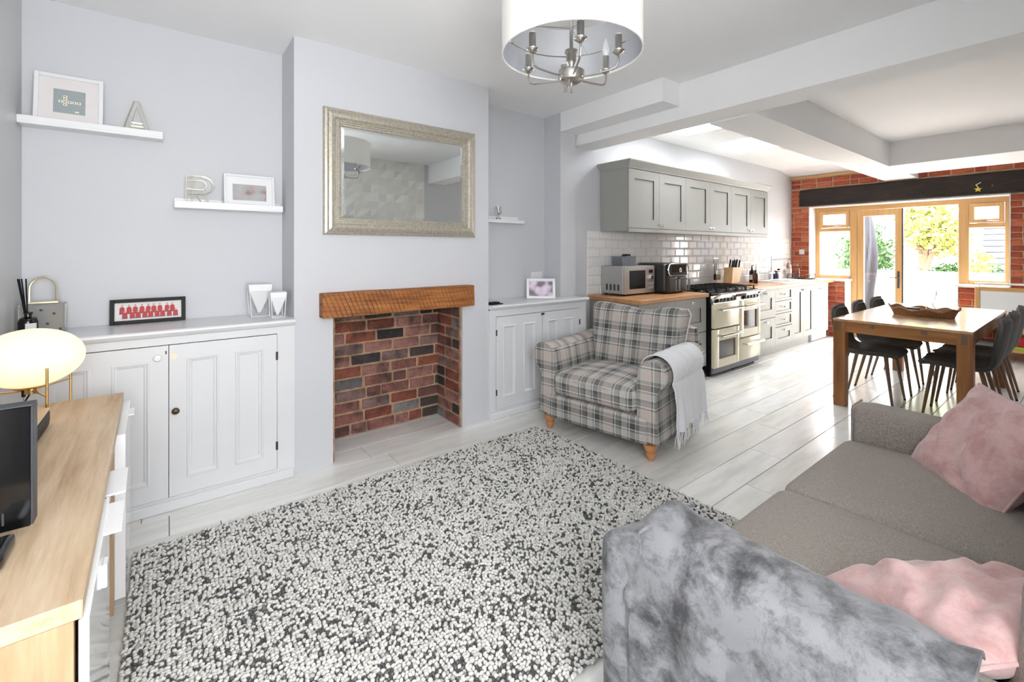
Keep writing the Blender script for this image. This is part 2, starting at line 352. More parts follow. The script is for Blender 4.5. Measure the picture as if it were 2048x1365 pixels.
def m_shade():
    t = NT('ivory_shade'); v = t.coord('Object', (60, 60, 60)); t.bump(t.noise(v, 2, 2), .06, .002)
    return t.fin(srgb(246, 244, 238), .8)
M['shade'] = m_shade(); M['shade_in'] = plain('silver_lining', (206, 208, 212), .32, .6, var=.03)
M['wicker'] = plain('wicker', (150, 110, 76), .7, var=.3, scale=60, bump=.6, bscale=120)
M['leaf_y'] = plain('yellow_green_leaf', (146, 148, 72), .6, var=.35, scale=3); M['leaf_g'] = plain('green_leaf', (66, 98, 50), .6, var=.35, scale=3)
M['bark'] = plain('bark', (110, 84, 66), .9, var=.2, scale=20); M['fence'] = plain('weathered_grey_fence', (92, 94, 104), .9, var=.15, scale=8)
M['render'] = plain('white_render', (236, 236, 232), .8, var=.03); M['paving'] = plain('pale_paving', (214, 210, 204), .8, var=.06, scale=3)
M['red'] = plain('red_plastic', (178, 30, 40), .5, var=.1); M['green'] = plain('green_plastic', (150, 200, 40), .5, var=.1); M['yellow'] = plain('yellow_plastic', (236, 206, 60), .5, var=.05)
M['blue_grey'] = plain('blue_grey_plastic', (120, 124, 132), .5, var=.04); M['tarp'] = plain('dark_cover', (40, 42, 52), .7, var=.15)
M['label'] = plain('paper_label', (228, 224, 222), .7, var=.02); M['skin_pic'] = None
M['grey_card'] = plain('grey_card', (158, 168, 170), .6, var=.02); M['ivory'] = plain('ivory_tile', (238, 232, 208), .5, var=.03)
M['block'] = wood('knife_block_beech', (206, 164, 110), (220, 182, 130), (230, 198, 150), 2, .4, 1.2)
# ================================================================== STRUCTURE
ZC = 2.74; YB = 3.42; YK = 3.25; XP = 8.6; YN = -.35; XL = -.6; YCH = 3.055
# floor: grout bed + individual wood-look tile planks
fl_ = struct('floor', MB().box(XL-.3, 8.95, YN-.3, 3.8, -.12, -.004), M['floor_grout'], 'pale wood-look tiled floor')
def plank_mesh(L, Wd):
    b = MB().box(-L/2+.0018, L/2-.0018, -Wd/2+.0018, Wd/2-.0018, -.012, 0, .0012)
    me = bpy.data.meshes.new('plank'); me.from_pydata(b.v, [], b.f); me.materials.append(M['plank']); return me
PW = .2125; PL = 1.2; full = plank_mesh(PL, PW)
row_off = {-1: .35, 0: 3.267, 1: 2.587, 2: 2.86, 7: .01}
for k in range(-8, 11):
    y0 = 1.285+PW*k; y1 = y0+PW
    if y1 < YN or y0 > 3.45: continue
    x = row_off.get(k, (k*0.437) % PL) % PL-PL*2
    while x < 8.9:
        a, b = max(x, XL), min(x+PL, 8.9)
        if b-a > .05:
            if y0 > 3.0 and y1 > 3.0 and y0 > 3.06 and not (b > .75 and a < 1.95): x += PL; continue
            yy0, yy1 = max(y0, YN), min(y1, 3.45)
            o = link('plank', full if (b-a > PL-.001 and yy1-yy0 > PW-.001) else plank_mesh(b-a, yy1-yy0), fl_)
            o.location = ((a+b)/2, (yy0+yy1)/2, 0)
        x += PL
# ceiling with two rooflight openings and drop to the brick wall
SK = [(4.05, 4.83), (5.49, 6.27)]; SY = (2.15, 2.93)
c = MB()
c.box(XL-.3, 8.15, YN-.3, SY[0], ZC, 3.05); c.box(XL-.3, 8.15, SY[1], 3.75, ZC, 3.05)
for a, b in ((XL-.3, SK[0][0]), (SK[0][1], SK[1][0]), (SK[1][1], 8.15)): c.box(a, b, SY[0], SY[1], ZC, 3.05)
c.prism([(8.15, ZC), (8.62, 2.655), (8.95, 2.655), (8.95, 3.05), (8.15, 3.05)], 'y', YN-.3, 3.75)
struct('ceiling', c, M['ceil'], 'white painted ceiling with two rooflights')
for i, (a, b) in enumerate(SK):
    w = struct('window_%d' % (3+i), MB().box(a-.06, b+.06, SY[0]-.06, SY[0], 3.05, 3.09).box(a-.06, b+.06, SY[1], SY[1]+.06, 3.05, 3.09).box(a-.06, a, SY[0], SY[1], 3.05, 3.09).box(b, b+.06, SY[0], SY[1], 3.05, 3.09), M['white'], 'square rooflight in the kitchen ceiling')
    MB().box(a-.01, b+.01, SY[0]-.01, SY[1]+.01, 3.065, 3.075).build('pane', M['pane'], w)
# walls
struct('wall_left', MB().box(XL-.3, XL, YN-.3, 3.8, -.1, 2.8), M['wall_grey'], 'grey painted wall behind the sideboard')
b = MB(); b.box(XL, .70, YB, 3.8, -.1, 2.8).box(.70, 2.04, 3.455, 3.8, -.1, 2.8).box(2.04, 3.04, YB, 3.8, -.1, 2.8).box(3.04, 3.245, 3.187, 3.8, -.1, 2.8)
struct('wall_back', b, M['wall'], 'pale grey alcove wall with shelves')
ch = MB(); ch.box(.63, .865, YCH, 3.46, -.01, 2.75).box(1.852, 2.10, YCH, 3.46, -.01, 2.75).box(.865, 1.852, YCH, 3.46, .985, 2.75)
struct('wall_chimney', ch, M['wall'], 'white chimney breast with brick fireplace')
struct('wall_kitchen', MB().box(3.24, 8.95, YK, 3.6, -.1, 2.8), M['wall'], 'white kitchen wall')
WK = bpy.data.objects['wall_kitchen']
# wall behind the camera, unseen front window added for daylight + papered length
wn = MB(); X0, X1, Z0, Z1 = -.5, .85, .75, 2.3
wn.box(XL-.3, X0, YN-.3, YN, -.1, 2.8).box(X0, X1, YN-.3, YN, -.1, Z0).box(X0, X1, YN-.3, YN, Z1, 2.8).box(X1, 1.0, YN-.3, YN, -.1, 2.8)
wn.box(3.2, 4.0, YN-.3, YN, -.1, 2.8).box(4.9, 8.95, YN-.3, YN, -.1, 2.8).box(4.0, 4.9, YN-.3, YN, 2.05, 2.8)
struct('wall_near', wn, M['wall'], 'white wall with the unseen front window')
struct('wall_papered', MB().box(1.0, 3.2, YN-.3, YN, -.1, 2.8), M['wallpaper'], 'wall papered in pale grey triangles')
struct('wall_hall', MB().box(3.6, 5.3, -1.6, -1.5, -.1, 2.8).box(3.6, 3.7, -1.5, -.65, -.1, 2.8).box(5.2, 5.3, -1.5, -.65, -.1, 2.8).box(3.6, 5.3, -1.6, -.65, 2.6, 2.7).box(3.6, 5.3, -1.6, -.35, -.12, -.005), M['wall_grey'], 'grey hall beyond the doorway')
w1 = struct('window_1', MB().box(X0, X0+.06, -.56, -.5, Z0, Z1).box(X1-.06, X1, -.56, -.5, Z0, Z1).box(X0, X1, -.56, -.5, Z0, Z0+.06).box(X0, X1, -.56, -.5, Z1-.06, Z1).box(.145, .205, -.56, -.5, Z0, Z1), M['white'], 'unseen white framed front window')
for a, q in ((X0+.06, .145), (.205, X1-.06)): MB().box(a, q, -.535, -.53, Z0+.06, Z1-.06).build('pane', M['pane'], w1)
# beams / soffits
struct('trim_1', MB().box(3.04, 3.275, 2.05, 3.19, 2.556, ZC+.02), M['ceil'], 'short boxed downstand against the beam')
struct('trim_2', MB().box(3.27, 3.56, YN, 3.26, 2.452, ZC+.02), M['ceil'], 'wide boxed ceiling beam across the room')
struct('trim_3', MB().box(3.55, XP+.01, 1.58, 1.95, 2.44, ZC+.02), M['ceil'], 'boxed beam along the kitchen ceiling')
struct('trim_4', MB().box(7.11, 8.05, YN, 1.59, 2.445, ZC+.02), M['ceil'], 'boxed soffit above the dining end')
# ---------------------------------------------------------------- fireplace brickwork (each brick its own piece)
def brick_mesh(name, L, D, H, mat, seed, wob=.002):
    r = random.Random(seed); b = bmesh.new(); bmesh.ops.create_cube(b, size=1)
    for v in b.verts: v.co = (v.co.x*L+r.uniform(-wob, wob), v.co.y*D+r.uniform(-wob, wob), v.co.z*H+r.uniform(-wob, wob))
    bmesh.ops.bevel(b, geom=b.edges[:], offset=.006, segments=1, affect='EDGES')
    me = bpy.data.meshes.new(name); b.to_mesh(me); b.free(); me.materials.append(mat); return me
BR = {}
def put_brick(par, mat, L, H, pos, axis='x', jit=.004, D=.1):
    key = (mat.name, round(L, 2), round(H, 3), random.randint(0, 2))
    if key not in BR: BR[key] = brick_mesh('brick', round(L, 2)-.015, D, H-.015, mat, len(BR))
    o = link('brick', BR[key], par); o.location = Vector(pos)-wloc(par)+Vector((0, random.uniform(-jit, jit), 0) if axis == 'x' else (random.uniform(-jit, jit), 0, 0))
    if axis == 'y': o.rotation_euler = (0, 0, math.pi/2)
    return o
fpl = MB().box(.862, 1.856, 3.441, 3.47, -.01, .99).box(1.838, 1.86, 3.07, 3.46, -.01, .99).box(.857, .879, 3.07, 3.46, -.01, .99).box(.86, 1.856, 3.09, 3.46, .975, .99)
fp = struct('wall_fireplace', fpl, M['mortar'], 'sooty brick fireplace recess')
CH = .0865
def course(par, mat, lo, hi, z, H, L, off, mk, jit=.004):
    x = lo-off
    while x < hi-.02:
        l = L
        if random.random() < .16: l = L*.5
        a, b = max(x, lo), min(x+l, hi)
        if hi-b < .035: b = hi
        if b-a > .03: mk((a+b)/2, z+H/2, b-a)
        x = b if b == hi else x+l
for i in range(12):
    z = i*CH; H = CH if z+CH < .98 else .98-z
    if H < .04: break
    course(fp, None, .868, 1.848, z, H, .235, (i % 2)*.117+.02*(i % 3), lambda m, zz, l: put_brick(fp, M['fire_brick'], l, H, (m, 3.483, zz), 'x', .003))
    course(fp, None, 3.075, 3.44, z, H, .235, (i % 2)*.117, lambda m, zz, l: put_brick(fp, M['fire_brick'], l, H, (1.882, m, zz), 'y', .003))
    course(fp, None, 3.075, 3.44, z, H, .235, (i % 2)*.117, lambda m, zz, l: put_brick(fp, M['fire_brick'], l, H, (.834, m, zz), 'y', .003))
# ---------------------------------------------------------------- patio brick wall with big opening
OY0, OY1 = .69, 2.974; SILL = .93; HEAD = 2.135; DY0, DY1 = 1.17, 2.47
pw = MB(); XB = XP+.012
pw.box(XB, 8.92, OY1, 3.6, -.1, 2.8).box(XB, 8.92, YN-.3, OY0, -.1, 2.8).box(XB, 8.92, OY0, OY1, HEAD+.05, 2.8)
pw.box(XB, 8.92, DY1, OY1, -.1, SILL-.03).box(XB, 8.92, OY0, DY0, -.1, SILL-.03)
PWL = struct('wall_patio', pw, M['mortar2'], 'exposed red brick wall around the garden doors')
def bwall(y0, y1, z0, z1, ph=0):
    BH = .0815; i0 = int(math.floor(z0/BH))
    for i in range(i0, int(math.ceil(z1/BH))):
        a, b = max(z0, i*BH), min(z1, (i+1)*BH)
        if b-a < .03: continue
        course(PWL, None, y0, y1, a, b-a, .232, (i % 2)*.116+ph, lambda m, zz, l: put_brick(PWL, M['red_brick'], l, b-a, (8.65, m, zz), 'y', .004))
bwall(OY1, YK-.002, .93, 2.13); bwall(OY1+.14, YK-.002, 2.13, 2.425); bwall(.2, YK-.002, 2.43, 2.6)
bwall(.12, OY0, .1, 2.13); bwall(DY1, OY1, 0, SILL-.03); bwall(OY0, DY0, 0, SILL-.03)
struct('trim_5', MB().box(8.575, 8.62, 1.95, YK, 2.61, 2.655).box(8.575, 8.62, YN, 1.58, 2.61, 2.655), M['oak_frame_h'], 'thin wooden batten above the brickwork')
# white plastered reveals and sills
struct('trim_6', MB().box(8.60, 8.95, OY1-.008, OY1+.004, SILL, HEAD).box(8.60, 8.95, OY0, OY1, HEAD-.015, HEAD+.002).box(8.60, 8.95, OY0-.004, OY0+.008, SILL, HEAD).box(8.60, 8.95, DY1-.01, DY1, 0, SILL).box(8.60, 8.95, DY0, DY0+.01, 0, SILL), M['white'], 'white plastered reveals of the garden opening')
struct('trim_7', MB().box(8.56, 8.92, DY1-.03, OY1+.0, SILL-.03, SILL, .006).box(8.56, 8.92, OY0, DY0+.03, SILL-.03, SILL, .006), M['white'], 'white window sills')
# bressummer
bs = MB(); bs.rbox((0, 0, 0), (.065, 1.75, .145), .02, 14, lambda p: p+Vector((0, 0, 0))+Vector(noise.noise_vector(Vector((p.x*6, p.y*3, p.z*8))))*.008); bs.xf(Matrix.Translation((8.622, 1.36, 2.281)))
o = bs.build('timber_lintel', M['beam']); tag(o, 'long blackened timber lintel over the garden doors', 'beam')
# ---------------------------------------------------------------- oak glazed screen: sidelights + doors
XF = 8.9
yy = lambda px: atX(px, 500, XF).y
def frame_rect(mb, y0, y1, z0, z1, w, x0, x1, bev=.004):
    mb.box(x0, x1, y0, y0+w, z0, z1, bev).box(x0, x1, y1-w, y1, z0, z1, bev).box(x0, x1, y0+w, y1-w, z1-w, z1, bev).box(x0, x1, y0+w, y1-w, z0, z0+w, bev)
ym1, ym2 = yy(1713), yy(1928)      # mullion centres between sidelights and doors
sc = thing('glazed_screen', 'oak framed window and door screen with the right hand doorway open', 'window', (XF, 1.83, 0))
sc['kind'] = 'structure'; sc.name = 'window_2'
MB().box(XF-.03, XF+.06, OY0, OY1, HEAD-.085, HEAD-.005, .005).build('head_rail', M['oak_frame_h'], sc)
for y, w in ((OY1-.035, .035), (OY0+.035, .035)): MB().box(XF-.03, XF+.06, y-w, y+w, SILL, HEAD-.08, .005).build('jamb', M['oak_frame_v'], sc)
for y, w in ((ym1+.035, .05), (ym2, .055)): MB().box(XF-.03, XF+.06, y-w, y+w, 0, HEAD-.08, .005).build('mullion', M['oak_frame_v'], sc)
for s0, s1 in ((ym1+.085, OY1-.07), (OY0+.07, ym2-.055)):
    MB().box(XF-.03, XF+.06, s0, s1, 1.715, 1.775, .004).build('transom', M['oak_frame_h'], sc)
    MB().box(XF-.035, XF+.06, s0, s1, SILL, .985, .004).build('bottom_rail', M['oak_frame_h'], sc)
    cs = MB(); frame_rect(cs, s0+.004, s1-.004, 1.779, HEAD-.088, .05, XF-.045, XF+.02); cs_ = cs.build('casement', M['oak_frame_v'], sc)
    MB().box(XF-.005, XF, s0+.05, s1-.05, 1.825, HEAD-.135).build('pane', M['pane'], cs_)
    MB().cyl((XF-.06, (s0+s1)/2, 1.80), (XF-.045, (s0+s1)/2, 1.80), .012).tube([(XF-.06, (s0+s1)/2, 1.80), (XF-.075, (s0+s1)/2-.02, 1.80), (XF-.075, (s0+s1)/2-.12, 1.795)], .006).build('stay', M['steel'], cs_)
    MB().box(XF+.01, XF+.015, s0, s1, .98, 1.72).build('pane', M['pane'], sc)
dl0, dl1 = yy(1805), ym1-.018
dr = MB(); dr.box(XF-.03, XF+.03, dl1-.085, dl1, .02, HEAD-.09, .004).box(XF-.03, XF+.03, dl0, dl0+.085, .02, HEAD-.09, .004)
dr.box(XF-.03, XF+.03, dl0+.08, dl1-.08, HEAD-.19, HEAD-.09, .004).box(XF-.03, XF+.03, dl0+.08, dl1-.08, .02, .22, .004)
d_ = dr.build('door_leaf', M['oak_frame_v'], sc)
MB().box(XF-.004, XF+.004, dl0+.08, dl1-.08, .2, HEAD-.18).build('pane', M['pane'], d_)
MB().box(XF-.03, XF+.03, dl0-.012, dl0-.001, .02, HEAD-.09).build('edge_seal', M['black'], d_)
MB().box(XF-.04, XF-.03, dl0+.028, dl0+.056, .82, 1.08, .004).cyl((XF-.075, dl0+.042, .98), (XF-.035, dl0+.042, .98), .008).box(XF-.085, XF-.067, dl0+.03, dl0+.14, .972, .988, .004).build('handle', M['dark_grey'], d_)
# ---------------------------------------------------------------- metro tiles
TW, TH = .2, .0985; r_ = 0
TM = {}
def tile_mesh(w, h):
    k = (round(w, 3), round(h, 3))
    if k not in TM:
        b = bmesh.new(); w -= .003; h -= .003; e = .012
        P = [(-w/2, 0, -h/2), (w/2, 0, -h/2), (w/2, 0, h/2), (-w/2, 0, h/2), (-w/2+e, -.006, -h/2+e), (w/2-e, -.006, -h/2+e), (w/2-e, -.006, h/2-e), (-w/2+e, -.006, h/2-e)]
        me = bpy.data.meshes.new('tile'); me.from_pydata(P, [], [(4, 5, 6, 7), (0, 1, 5, 4), (1, 2, 6, 5), (2, 3, 7, 6), (3, 0, 4, 7)]); me.materials.append(M['tile']); TM[k] = me; b.free()
    return TM[k]
sp_ = MB().box(3.475, 8.6, YK-.004, YK+.01, .93, 1.605).build('splashback', M['grout'], WK)
for r in range(7):
    z0 = .93+r*TH; z1 = min(z0+TH, 1.605); x = 3.475-(TW/2 if r % 2 else 0)
    if z1-z0 < .02: continue
    while x < 8.59:
        a, b = max(x, 3.475), min(x+TW, 8.595)
        if b-a > .02: o = link('tile', tile_mesh(b-a, z1-z0), sp_); o.location = ((a+b)/2, YK-.004, (z0+z1)/2)
        x += TW
# double switch on the brick
s_ = MB().box(8.585, 8.6, 3.04, 3.12, 1.33, 1.415, .004).build('wall_switch', M['white']); tag(s_, 'white square switch plate on the brick beside the oak window', 'switch')
MB().box(8.581, 8.587, 3.05, 3.07, 1.355, 1.39, .002).build('rocker', M['white_gloss'], s_); MB().box(8.581, 8.587, 3.09, 3.11, 1.355, 1.39, .002).build('rocker', M['white_gloss'], s_)
# ================================================================== LIVING ROOM: alcove cabinets, mantel, mirror
def ring(mb, o, yo, i, yi):   # o,i = (x0,x1,z0,z1): sloped rectangular ring facing -Y
    vs = [(o[0], yo, o[2]), (o[1], yo, o[2]), (o[1], yo, o[3]), (o[0], yo, o[3]), (i[0], yi, i[2]), (i[1], yi, i[2]), (i[1], yi, i[3]), (i[0], yi, i[3])]
    mb.add(vs, [(0, 1, 5, 4), (1, 2, 6, 5), (2, 3, 7, 6), (3, 0, 4, 7)])
def ins(r, d): return (r[0]+d, r[1]-d, r[2]+d, r[3]-d)
def panel_door(x0, x1, z0, z1, y, panels, th=.02, prof=((0, 0), (.0, .012))):
    mb = MB(); pz0, pz1 = panels[0][2], panels[0][3]
    xs = [x0]+[q for p in panels for q in (p[0], p[1])]+[x1]
    for k in range(0, len(xs), 2): mb.box(xs[k], xs[k+1], y, y+th, z0, z1)
    for p in panels:
        mb.box(p[0], p[1], y, y+th, pz1, z1); mb.box(p[0], p[1], y, y+th, z0, pz0)
        for (a, ya), (b, yb) in zip(prof[:-1], prof[1:]): ring(mb, ins(p, a), y+ya, ins(p, b), y+yb)
        q = ins(p, prof[-1][0]); yy_ = y+prof[-1][1]; mb.add([(q[0], yy_, q[2]), (q[1], yy_, q[2]), (q[1], yy_, q[3]), (q[0], yy_, q[3])], [(0, 1, 2, 3)])
    return mb
VIC = ((0, 0), (.004, -.004), (.010, -.004), (.013, .004), (.022, .006), (.026, .011))
def alcove_cab(label, x0, x1, ztop, doors, dz0, dz1, knob):
    t = thing('alcove_cabinet', label, 'cabinet', ((x0+x1)/2, 3.03, 0))
    y = 3.038; f = MB()
    f.box(x0, doors[0][0]-.003, y, y+.025, 0, ztop-.03).box(doors[-1][1]+.003, x1, y, y+.025, 0, ztop-.03)
    f.box(doors[0][0]-.003, doors[-1][1]+.003, y, y+.025, dz1+.004, ztop-.03).box(doors[0][0]-.003, doors[-1][1]+.003, y, y+.025, .0, dz0-.004)
    f.box(x0, x1, y+.03, 3.415, .0, dz0-.02)
    f.build('face_frame', M['gloss_white'], t)
    MB().box(x0, x1, 3.40, 3.417, dz0-.03, ztop-.03).build('back_panel', M['black'], t)
    MB().box(x0+.004, x1-.004, y-.016, y+.0, 0, .055, .006).build('skirting', M['gloss_white'], t)
    tb = MB(); tb.prism([(3.417, ztop), (3.005, ztop), (2.997, ztop-.006), (2.995, ztop-.014), (2.999, ztop-.022), (3.018, ztop-.024), (3.022, ztop-.034), (3.034, ztop-.042), (3.417, ztop-.042)], 'x', x0, x1)
    tb.build('top_board', M['gloss_white'], t)
    for (a, b, pans, hinge) in doors:
        d = panel_door(a, b, dz0, dz1, y-.006, [(p0, p1, dz0+.085, dz1-.075) for p0, p1 in pans], .02, VIC).build('door', M['gloss_white'], t)
        for hz in (dz0+.14, dz1-.13): MB().box(hinge-.006, hinge+.006, y-.012, y-.004, hz-.025, hz+.025, .002).build('hinge', M['bronze'], d)
        if knob: pass
    return t, y
t, y = alcove_cab('white panelled alcove cupboard beside the sideboard', XL, .63, .977, [(-.525, .0075, [(-.45, -.30), (-.222, -.07)], -.525), (.0105, .53, [(.086, .235), (.312, .458)], .53)], .075, .89, True)
ds = [o for o in t.children if o.name.startswith('door')]
tag(MB().lathe([(.0, .036), (.012, .034), (.018, .024), (.015, .014), (.007, .008), (.008, 0)], n=16).xf(Matrix.Translation((.038, y-.006, .537)) @ Matrix.Rotation(math.pi/2, 4, 'X')).build('knob', M['bronze'], ds[1]), 'aged bronze knob')
tag(MB().lathe([(.0, .018), (.014, .016), (.019, .008), (.02, 0)], n=16).xf(Matrix.Translation((-.039, y-.006, .829)) @ Matrix.Rotation(math.pi/2, 4, 'X')).build('child_lock_knob', M['white_gloss'], ds[0]), 'round white plastic catch')
MB().box(-.006, .0, y-.009, y-.005, .845, .862).build('latch_plate', M['bronze'], ds[0])
MB().cyl((.031, y-.0075, .829), (.031, y-.004, .829), .017, n=20).build('glue_patch', M['ivory'], ds[1])
t, y = alcove_cab('white panelled alcove cupboard behind the armchair', 2.10, 3.24, .945, [(2.165, 2.665, [(2.235, 2.37), (2.455, 2.59)], 2.165), (2.672, 3.145, [(2.735, 2.86), (2.93, 3.06)], 3.145)], .08, .845, False)
MB().box(2.655, 2.69, y-.012, y-.002, .822, .838).build('latch', M['bronze'], [o for o in t.children if o.name.startswith('door')][0])
# mantel beam
mb = MB().rbox((0, 0, 0), (.566, .045, .0795), .006, 12, lambda p: p+Vector(noise.noise_vector(Vector((p.x*9, p.y*9, p.z*9))))*.0025)
mb.xf(Matrix.Translation((1.3435, 3.012, 1.047)))
tag(mb.build('mantel_beam', M['mantel']), 'rough sawn orange oak mantel beam over the fireplace', 'mantel')
# mirror
mx0, mx1, mz0, mz1 = .80, 1.955, 1.503, 2.33
t = thing('wall_mirror', 'rectangular mirror in a champagne moulded frame on the chimney breast', 'mirror', ((mx0+mx1)/2, YCH, mz0))
prof = [(0, 0), (0, .022), (.006, .03), (.02, .034), (.028, .044), (.045, .05), (.062, .046), (.075, .034), (.082, .034), (.086, .028), (.095, .028), (.099, .022), (.108, .021), (.113, .014)]
R0 = (mx0, mx1, mz0, mz1); fr = MB()
for (a, da), (b, db) in zip(prof[:-1], prof[1:]): ring(fr, ins(R0, a), YCH-da, ins(R0, b), YCH-db)
fr.build('frame', M['champagne'], t)
g = MB(); q = ins(R0, .112); q2 = ins(R0, .132); ring(g, q, YCH-.013, q2, YCH-.0155)
g.add([(q2[0], YCH-.0155, q2[2]), (q2[1], YCH-.0155, q2[2]), (q2[1], YCH-.0155, q2[3]), (q2[0], YCH-.0155, q2[3])], [(0, 1, 2, 3)]); g.build('mirror_glass', M['mirror'], t)
# ---------------------------------------------------------------- picture ledges and what stands on them
def ledge(label, x0, x1, z, lip=.042):
    o = MB().box(x0, x1, 3.31, YB, z, z+.014, .002).box(x0, x1, 3.31, 3.322, z+.012, z+lip, .002).box(x0, x1, 3.408, YB, z+.012, z+.065, .002).build('picture_ledge', M['white'])
    return tag(o, label, 'shelf', 'white picture ledges')
ledge('white picture ledge carrying a boxed frame and wire letter A', XL, -.017, 2.046); ledge('white picture ledge carrying wire letter R and a small frame', .036, .616, 1.653); ledge('white picture ledge above the cupboard behind the armchair', 2.10, 2.69, 1.652, .03)
def m_photo(name, cols, sc=8):
    t = NT(name); f = t.noise(t.coord('Object'), sc, 1, .4); n = len(cols); return t.fin(t.ramp(f, [(.25+.5*i/(n-1), srgb(*c)) for i, c in enumerate(cols)]), .35)
def picture(name, label, pos, w, h, fw, fmat, tilt, rz, mount, pic, pmat, cat='picture frame', extra=None, dep=.018):
    t = thing(name, label, cat, pos, rz); T = Matrix.Rotation(-tilt, 4, 'X'); f = MB(); r = (-w/2, w/2, 0, h)
    f.box(r[0], r[0]+fw, -dep, 0, 0, h, .0015).box(r[1]-fw, r[1], -dep, 0, 0, h, .0015).box(r[0]+fw, r[1]-fw, -dep, 0, 0, fw, .0015).box(r[0]+fw, r[1]-fw, -dep, 0, h-fw, h, .0015)
    f.xf(T).build('frame', fmat, t, world=False)
    MB().box(r[0]+fw*.8, r[1]-fw*.8, -.006, -.002, fw*.8, h-fw*.8).xf(T).build('mount', mount, t, world=False)
    p = MB().box(*pic[:2], -.0075, -.0062, *pic[2:]).xf(T).build('print', pmat, t, world=False)
    if extra:
        for nm, mb, mt in extra: mb.xf(T).build(nm, mt, p, world=False)['kind'] = 'stuff'
    return t
# crossword-tile picture
tiles = MB(); marks = MB(); tw = .0135
for (i, j) in [(0, 2), (1, 0), (1, 1), (1, 2), (1, 3), (2, 2), (3, 2), (4, 2)]:
    x = -.042+i*.0178; z = .155-j*.0145; tiles.box(x, x+.0155, -.0095, -.0074, z, z+.0125); marks.box(x+.005, x+.0095, -.0099, -.0094, z+.0035, z+.009)
tiles.box(.022, .038, -.0088, -.0074, .078, .086)
picture('boxed_picture', 'white box frame with letter tiles on grey card', (-.413, 3.345, 2.06), .268, .278, .018, M['white'], math.radians(8), 0, M['label'], (-.062, .062, .07, .2), M['grey_card'], extra=[('letter_tiles', tiles, M['ivory']), ('letters', marks, M['dark_grey'])])
picture('photo_frame', 'small white frame with a blurred photograph beside wire letter R', (.428, 3.345, 1.667), .285, .222, .014, M['white'], math.radians(9), 0, M['white'], (-.095, .095, .055, .16), m_photo('blurred_photo_grey', [(120, 104, 106), (180, 168, 164), (178, 180, 182), (206, 214, 220)], 14))
picture('photo_frame', 'white framed photograph on the cupboard behind the armchair', (2.79, 3.19, .945), .268, .188, .02, M['white'], math.radians(10), YAW-math.pi/2, M['white'], (-.11, .11, .025, .163), m_photo('blurred_photo_mauve', [(52, 46, 58), (120, 98, 116), (214, 190, 212), (226, 222, 236), (190, 178, 160)], 11))
red = MB(); skin = MB(); hair = MB(); rr = random.Random(3)
for row, n, zb, hh in ((0, 9, .072, .048), (1, 9, .046, .038)):
    for i in range(n):
        x = -.118+i*.0285+(.012 if row else 0)+rr.uniform(-.003, .003); yv = -.0082-row*.0006
        red.prism([(x-.012, zb-.012), (x+.012, zb-.012), (x+.011, zb+hh*.4), (x+.005, zb+hh*.55), (x-.005, zb+hh*.55), (x-.011, zb+hh*.4)], 'y', yv, yv-.0004)
        for mbb, r, dz in ((skin, .0046, .64), (hair, .0048, .72)): mbb.prism([(x+r*math.cos(a*.785), zb+hh*dz+r*math.sin(a*.785)*(1.1 if mbb is skin else .7)) for a in range(8)], 'y', yv-.0004 if mbb is skin else yv-.0002, yv-.0008 if mbb is skin else yv-.0005)
        hair.box(x-.013, x+.013, yv-.0005, yv, zb-.015, zb-.011)
picture('team_photo', 'long black framed team photograph in red shirts on the cupboard', (-.082, 3.385, .977), .345, .142, .02, M['black'], math.radians(5), 0, M['label'], (-.15, .15, .022, .12), M['label'], 'picture frame', [('shirts', red, M['red']), ('faces', skin, plain('faces_print', (222, 176, 158), .6)), ('hair', hair, M['dark_grey'])])
# wire letters
def wire_letter(label, strokes, pos, dep=.028, r=.0022):
    m = MB()
    for st in strokes:
        for yo in (-dep/2, dep/2): m.tube([(x, yo, z) for x, z in st], r, 6)
        for x, z in (st[0], st[-1]): m.tube([(x, -dep/2, z), (x, dep/2, z)], r, 6)
    m.xf(Matrix.Translation(pos)); return tag(m.build('wire_letter', M['gold']), label, 'letter ornament')
wire_letter('pale gold wire letter A on the upper ledge', [[(-.068, 0), (-.014, .19), (.012, .19), (.068, 0)], [(-.042, 0), (0, .165), (.042, 0)], [(-.03, .05), (.03, .05)], [(-.025, .068), (.025, .068)]], (-.135, 3.365, 2.063))
arc = lambda cx, cz, rx, rz, a0, a1, n=10: [(cx+rx*math.cos(a0+(a1-a0)*k/n), cz+rz*math.sin(a0+(a1-a0)*k/n)) for k in range(n+1)]
hp = math.pi/2
wire_letter('pale gold wire letter R on the lower ledge', [[(-.068, 0), (-.068, .185)]+[(.01, .185)]+arc(.01, .13, .06, .055, hp, -hp)+[(-.068, .075)], [(-.038, 0), (-.038, .185)], [(-.068, .158), (.005, .158)]+arc(.005, .13, .028, .028, hp, -hp)+[(-.068, .102)], [(-.02, .075), (.02, 0)], [(.015, .1), (.055, 0)]], (.162, 3.365, 1.67))
# glass candle holder and card on the small ledge
t = MB().lathe([(.0, 0), (.028, 0), (.03, .012), (.012, .04), (.01, .055), (.014, .062), (.028, .072), (.031, .1), (.031, .138), (.029, .138), (.028, .1), (.02, .078), (.0, .07)], (2.424, 3.365, 1.6665)).build('glass_goblet', M['clear']); tag(t, 'small clear glass candle holder with copper foot on the ledge', 'glass')
MB().lathe([(.0, 0), (.0305, 0), (.0305, .012), (.0, .012)], (2.424, 3.36, 1.6665)).build('copper_foot', plain('copper', (180, 110, 80), .3, .9), t)
tag(MB().box(2.20, 2.207, 3.33, 3.40, 1.666, 1.8, .001).build('white_card', M['white']), 'white card standing on the ledge beside the goblet', 'card')
